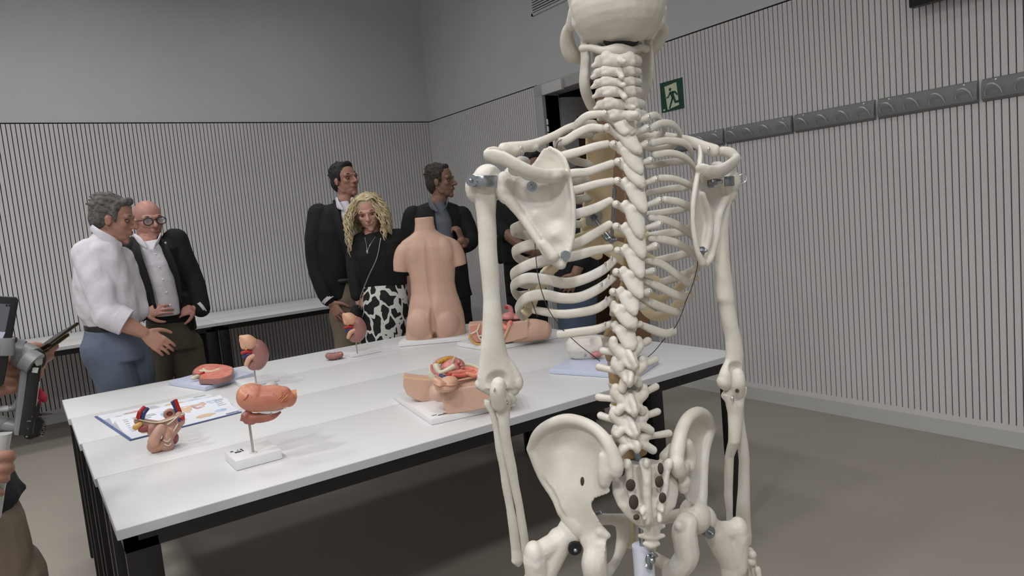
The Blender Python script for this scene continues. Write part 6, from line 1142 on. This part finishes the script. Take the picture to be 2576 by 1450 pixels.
# ------------------------------------------------------------------ the camera operator at the left edge
M_gim = mat('gimbal_grey', (.48, .49, .50), .4, metal=.2); M_gdark = mat('gimbal_black', (.06, .06, .065), .4); M_gwhite = mat('gimbal_white', (.74, .75, .75), .4); M_gold = mat('gold_trim', (.66, .55, .36), .3, metal=1); M_pink = mat('pink_plush', (.74, .20, .32), .9, bump=.5, bscale=200)
gb = atd(70, 1000, 1.10); V = View(np.array([gb[0], gb[1], .0])); R_ = V.R
g = thing('gimbal', 'grey handheld camera gimbal with a black motor block at the left edge', 'gimbal', V(20, 1150))
m = MB(); m.tube(V.pts([(19, 850, .016), (18, 894, .016)]), [(R_(14), .014)] * 2, 14, 1, up=V.ax[0], round_=False, pw=5); m.build('clamp', M_gim, g, bevel=.0015)
MB().tube(V.pts([(16, 856, -.004), (38, 862, -.006)]), R_(12), 14, 1, round_=False).build('hinge_shaft', mat('hinge_copper', (.30, .20, .17), .35, metal=.6), g)
m = MB(); m.tube(V.pts([(38, 880, -.012), (58, 884, -.010)]), [(R_(26), .020), (R_(24), .019)], 24, 1, up=UPZ, round_=False); m.tube(V.pts([(56, 892, -.010), (82, 906, .002)]), [(R_(30), .020), (R_(29), .020)], 24, 1, round_=False); m.tube(V.pts([(66, 902, .004), (90, 916, .010)]), [R_(27), R_(26)], 24, 1, round_=False); m.build('motor', M_gim, g)
m = MB(); m.tube(V.pts([(93, 906, .006), (98, 906, .008)]), [(R_(21), .016)] * 2, 24, 1, up=UPZ, round_=False); m.build('motor_ring', M_gdark, g); MB().tube(V.pts([(96, 905, .009), (100, 905, .010)]), [(R_(15.5), .011)] * 2, 22, 1, up=UPZ, round_=False).build('motor_cap', M_gwhite, g)
m = MB(); m.tube(V.pts([(70, 916, -.004), (60, 1000, -.004), (50, 1092, -.004)]), [(R_(13), .010)] * 3, 14, 2, up=V.ax[0], round_=False, pw=5); m.build('arm', M_gim, g)
m = MB(); m.tube(V.pts([(88, 918, .004), (78, 1000, .004), (65, 1092, .004)]), [(R_(13), .010), (R_(13), .010), (R_(14), .011)], 14, 2, up=V.ax[0], round_=False, pw=5); m.build('arm_strip', M_gdark, g)
MB().tube(V.pts([(90, 925, .0145), (87, 938, .0145)]), [(R_(6), .002)] * 2, 8, 1, up=V.ax[0], round_=False, pw=5).build('label_plate', M_gwhite, g)
for dx in (0, 5): MB().tube(V.pts([(94 + dx, 962, .012), (87 + dx * .7, 1021, .012)]), R_(1.2), 6, 1).build('cable', M_chrome, g)
m = MB(); m.tube(V.pts([(91, 1022, .006), (88, 1046, .006)]), R_(9), 14, 1); m.prism(V.pts([(78, 1048, .012), (104, 1052, .0), (116, 1068, -.012), (117, 1080, -.012), (110, 1095, -.006), (76, 1107, .010), (61, 1104, .014), (62, 1060, .014)]), -V.n * .030); m.tube(V.pts([(96, 1044, .0), (122, 1040, -.01)]), [(.010, .0015)] * 2, 8, 1, up=V.n); m.build('motor_block', M_gdark, g, bevel=.001)
for (x, y, w_, h_) in ((71, 1060, 4, 2), (76, 1060, 3, 2), (70, 1079, 1, 5), (67, 1099, 4, 3), (81, 1049, 2, 1)): m = MB(); m.box(V(x, y, .0146), (R_(w_), .0006, R_(h_)), V.ax); m.build('button_mark', mat('mark_grey', (.45, .45, .46), .5), g, smooth=False)
tx_ = bpy.data.curves.new('motor_text', 'FONT'); tx_.body = 'HOHEM'; tx_.size = .0085; tx_.extrude = .0002; tx_.align_x = 'CENTER'
to = bpy.data.objects.new('t', tx_); COL.objects.link(to); dgx = bpy.context.evaluated_depsgraph_get(); tm = bpy.data.meshes.new_from_object(to.evaluated_get(dgx)); bpy.data.objects.remove(to, do_unlink=True); tm.materials.clear(); tm.materials.append(MATS['mark_grey'])
e1 = nrm(V(114, 1066, -.009) - V(108, 1088, -.004)); nn = nrm(V.n * .8 + V.ax[0] * .0 + CRT * .6); nn = nrm(nn - e1 * np.dot(nn, e1)); e2 = np.cross(nn, e1); tv = get_vf(tm); cen_ = V(113, 1076, -.0075); tv = cen_ + np.outer(tv[:, 0], e1) + np.outer(tv[:, 1], e2) + np.outer(tv[:, 2] + .001, nn); tm.vertices.foreach_set('co', tv.ravel()); tm.update(); link('motor_text', tm, g)
m = MB(); m.tube(V.pts([(-30, 1033, -.02), (24, 1028, -.02)]), R_(7), 12, 1); m.build('roll_arm', M_gwhite, g); m = MB(); m.tube(V.pts([(24, 1028, -.02), (36, 1026, -.018), (46, 1008, -.014)]), [R_(7.5), R_(8), R_(6)], 12); m.build('roll_joint', M_gim, g)
m = MB(); m.tube(V.pts([(-40, 1068, -.01), (6, 1066, -.01)]), [R_(20), R_(17)], 18, 1); m.tube(V.pts([(6, 1068, -.008), (42, 1076, -.004)]), [R_(14), R_(11)], 16, 1); m.build('roll_motor', M_gim, g)
m = MB(); V.rows(m, [(-30, 1092, 32, 1086, .024), (-26, 1108, 28, 1104, .022), (-30, 1130, 24, 1126, .020), (-34, 1160, 30, 1158, .021), (-44, 1230, 14, 1228, .021), (-52, 1300, 4, 1298, .021)], 22, 2.6); m.build('handle', M_gwhite, g)
# phone on the gimbal
p = thing('mounted_phone', 'black phone clamped in the gimbal, its screen cut by the left picture edge', 'phone', V(0, 860, .012)); u_ = nrm(V(47, 752, .0) - V(5, 975, .0))
q0 = [(-60, 742), (42, 748), (47, 756), (38, 810), (10, 968), (2, 975), (-100, 968)]
MB().prism(V.pts([(x, y, .022) for x, y in q0]), -V.n * .009).build('phone_body', M_gdark, p, bevel=.0022)
M_scr = mat('screen_grey', (.30, .31, .33), .25, emit=.35); M_scw = mat('screen_white', (.62, .63, .70), .25, emit=.35)
MB().prism(V.pts([(x, y, .0226) for x, y in [(-62, 760), (27, 766), (10, 850), (-8, 930), (-80, 930)]]), -V.n * .0008).build('screen', M_scr, p, smooth=False)
MB().prism(V.pts([(x, y, .0232) for x, y in [(-60, 832), (14, 836), (-2, 868), (-70, 900)]]), -V.n * .0006).build('screen_picture', M_scw, p, smooth=False)
for x in (17, 24): MB().prism(V.pts([(x - 2.6, 766.5, .0232), (x + 2.6, 766.8, .0232), (x + 2.2, 771.5, .0232), (x - 2.6, 771.2, .0232)]), -V.n * .0004).build('screen_icon', M_gdark, p, smooth=False)
# folding phone with gold edges, held by the operator
f = thing('folding_phone', 'dark folding phone with gold edges held up in the operator hand', 'phone', V(130, 850, -.06)); a_, b_ = V(96, 882, -.05), V(170, 828, -.08); d_ = nrm(b_ - a_)
for o_, mt_, th_ in ((0, M_gdark, .0042), (.0055, M_gdark, .0036)):
    sd_ = nrm(np.cross(d_, V.n)); c_ = (a_ + b_) / 2 - UPZ * o_ * 1.2 - d_ * o_ * 2.2
    wx_ = nrm(O - c_); wx_ = nrm(wx_ - d_ * np.dot(wx_, d_)); nx_ = np.cross(d_, wx_); wx_ = nrm(wx_ + nx_ * .06); nx_ = np.cross(d_, wx_); MB().box(c_, (np.linalg.norm(b_ - a_) - o_ * 3, .072, th_), (d_, wx_, nx_)).build('phone_half', mt_, f, bevel=.0012)
    MB().box(c_ + nx_ * (-.0024 if nx_[2] > 0 else .0024), (np.linalg.norm(b_ - a_) - .004 - o_ * 3, .0735, .0012), (d_, wx_, nx_)).build('gold_edge', M_gold, f)
t = thing('pink_charm', 'small pink fuzzy charm hanging behind the gimbal motor', 'charm', V(105, 1000, -.05)); m = MB(); m.tube(V.pts([(99, 980, -.04), (106, 998, -.04), (111, 1006, -.04)]), [R_(4), R_(9), R_(7)], 12); m.build('charm_body', M_pink, t); MB().tube(V.pts([(98, 1012, -.04), (100, 1022, -.04)]), R_(4), 8).build('charm_tail', M_pink, t); MB().tube(V.pts([(98, 982, -.04), (96, 950, -.05)]), .0008, 6).build('cord', M_wire, t)
# the operator
ob = atd(-230, 1200, 1.62); V2 = View(np.array([ob[0], ob[1], 0])); F0 = nrm(CRT * .85 - CFW * .3); fr8 = frame_of(F0, -.1, 0); hc = V2(-200, 470); hh = .236
m = MB(); dn = add_head(m, hc, hh, fr8, V2(-225, 610)); m.tube(V2.pts([(-225, 600), (-230, 800), (-220, 1150)]), [.06, .09, .09], 16)
w1 = V(-10, 945, -.03); m.tube([V2(-330, 720, -.05), V2(-330, 1000, -.02), (w1 * .6 + V2(-330, 1000, -.02) * .4) - UPZ * .02, V(-70, 955, -.025)], [.05, .045, .04, .030], 12)
dh_ = V(60, 935, -.035) - V(-70, 955, -.025)
k_ = 1.0
m.tube(V.pts([(-130, 962, -.022), (-80, 950, -.025), (-40, 945, -.028), (-5, 942, -.032)]), [(.030, .022), (.040, .018), (.042, .016), (.040, .012)], 16, up=UPZ)
for L, r_ in (([(-30, 906, -.026), (30, 908, -.026), (80, 896, -.045), (120, 880, -.065), (138, 872, -.075)], .0078), ([(-30, 930, -.026), (32, 932, -.026), (84, 915, -.045), (112, 902, -.06), (126, 897, -.07)], .0078), ([(-30, 955, -.026), (32, 957, -.026), (78, 938, -.045), (98, 924, -.055), (106, 918, -.06)], .0076), ([(-30, 980, -.028), (28, 980, -.026), (74, 958, -.045), (94, 944, -.05), (100, 938, -.055)], .0078), ([(10, 915, -.022), (50, 890, -.035), (78, 876, -.045), (98, 874, -.05)], .0100)): m.tube(V.pts(L), [r_ * 1.05] + [r_] * (len(L) - 2) + [r_ * .86], 12)
w2 = V(-70, 1240, .0); m.tube([V2(-120, 720, .10), V2(-110, 1010, .22), (V2(-110, 1010, .22) + w2) / 2, w2], [.05, .045, .038, .030], 12)
m.tube([w2, V(-40, 1200, .0), V(-30, 1160, .0)], [(.030, .022), (.036, .020), (.036, .018)], 14, up=V.n)
for i, (x, y, s_) in enumerate(((30, 1146, 1), (26, 1176, .98), (14, 1202, .95), (2, 1238, .85))): m.tube(V.pts([(-34, y + 2, .030), (x - 34, y + 3, .034), (x - 10, y, .028), (x - 2, y + 3, .012), (x - 14, y + 10, .002)]), [.0078 * s_, .0082 * s_, .0081 * s_, .0078 * s_, .0068 * s_], 12)
m.tube(V.pts([(-40, 1150, -.02), (-10, 1122, -.024), (14, 1118, -.022)]), [.0115, .0105, .0085], 12)
skinlegs(m, V2, [(-250, 1500, 0), (-60, 1500, 0)], F0)
P8 = m.build('person', M_skin, remesh=.0026, it=3, dents=dn); tag(P8, 'camera operator at the left edge, hands holding the gimbal and the folding phone', 'person', 'visitors around the tables')
face_parts(P8, hc, hh, fr8, M_hbrown); hair_short(P8, hc, hh, fr8, M_hbrown, .05, 0, 0)
nl = MB(); nl.ell(V(24, 1150, .026), (.0060, .0022, .0045), V.ax, 10, 6); nl.build('fingernail', mat('nail_pale', (.80, .64, .60), .3), P8)
m = MB(); V2.rows(m, [(-440, 1330, 4, 1316, .14), (-440, 1280, 40, 1262, .15), (-436, 1230, 58, 1226, .155), (-430, 1150, 20, 1150, .155), (-420, 1000, -40, 1000, .15), (-420, 850, -40, 850, .15), (-400, 700, -60, 690, .13), (-330, 640, -130, 634, .08)], 26); m.tube([V2(-320, 720, -.05), V2(-330, 1000, -.02), V2(-330, 1000, -.02) * .5 + w1 * .5 - UPZ * .02, w1 * .78 + V2(-330, 1000, -.02) * .22], [.078, .066, .056, .046], 16); m.tube([V2(-120, 720, .10), V2(-110, 1010, .22), V2(-110, 1010, .22) * .35 + w2 * .65], [.078, .066, .050], 16)
m.tube(V2.pts([(30, 1214, .02), (52, 1222, .03), (66, 1230, .03)]), [(.03, .010), (.022, .008), (.004, .004)], 10, up=V2.n); cloth(m, 'jacket', mat('jacket_navy', (.06, .062, .085), .8, bump=.3, bscale=12), P8, .007)
m = MB(); V2.rows(m, [(-440, 1460, 92, 1446, .15), (-436, 1380, 82, 1370, .15), (-430, 1300, 62, 1286, .145), (-420, 1240, 30, 1230, .13)], 26); legs(m, V2, [(-300, 1470, 0), (-20, 1470, 0)], .115, F0); cloth(m, 'trousers', M_beige, P8, .008); shoes(P8, [V2(-300, 1470, 0), V2(-20, 1470, 0)], F0, M_shoe)
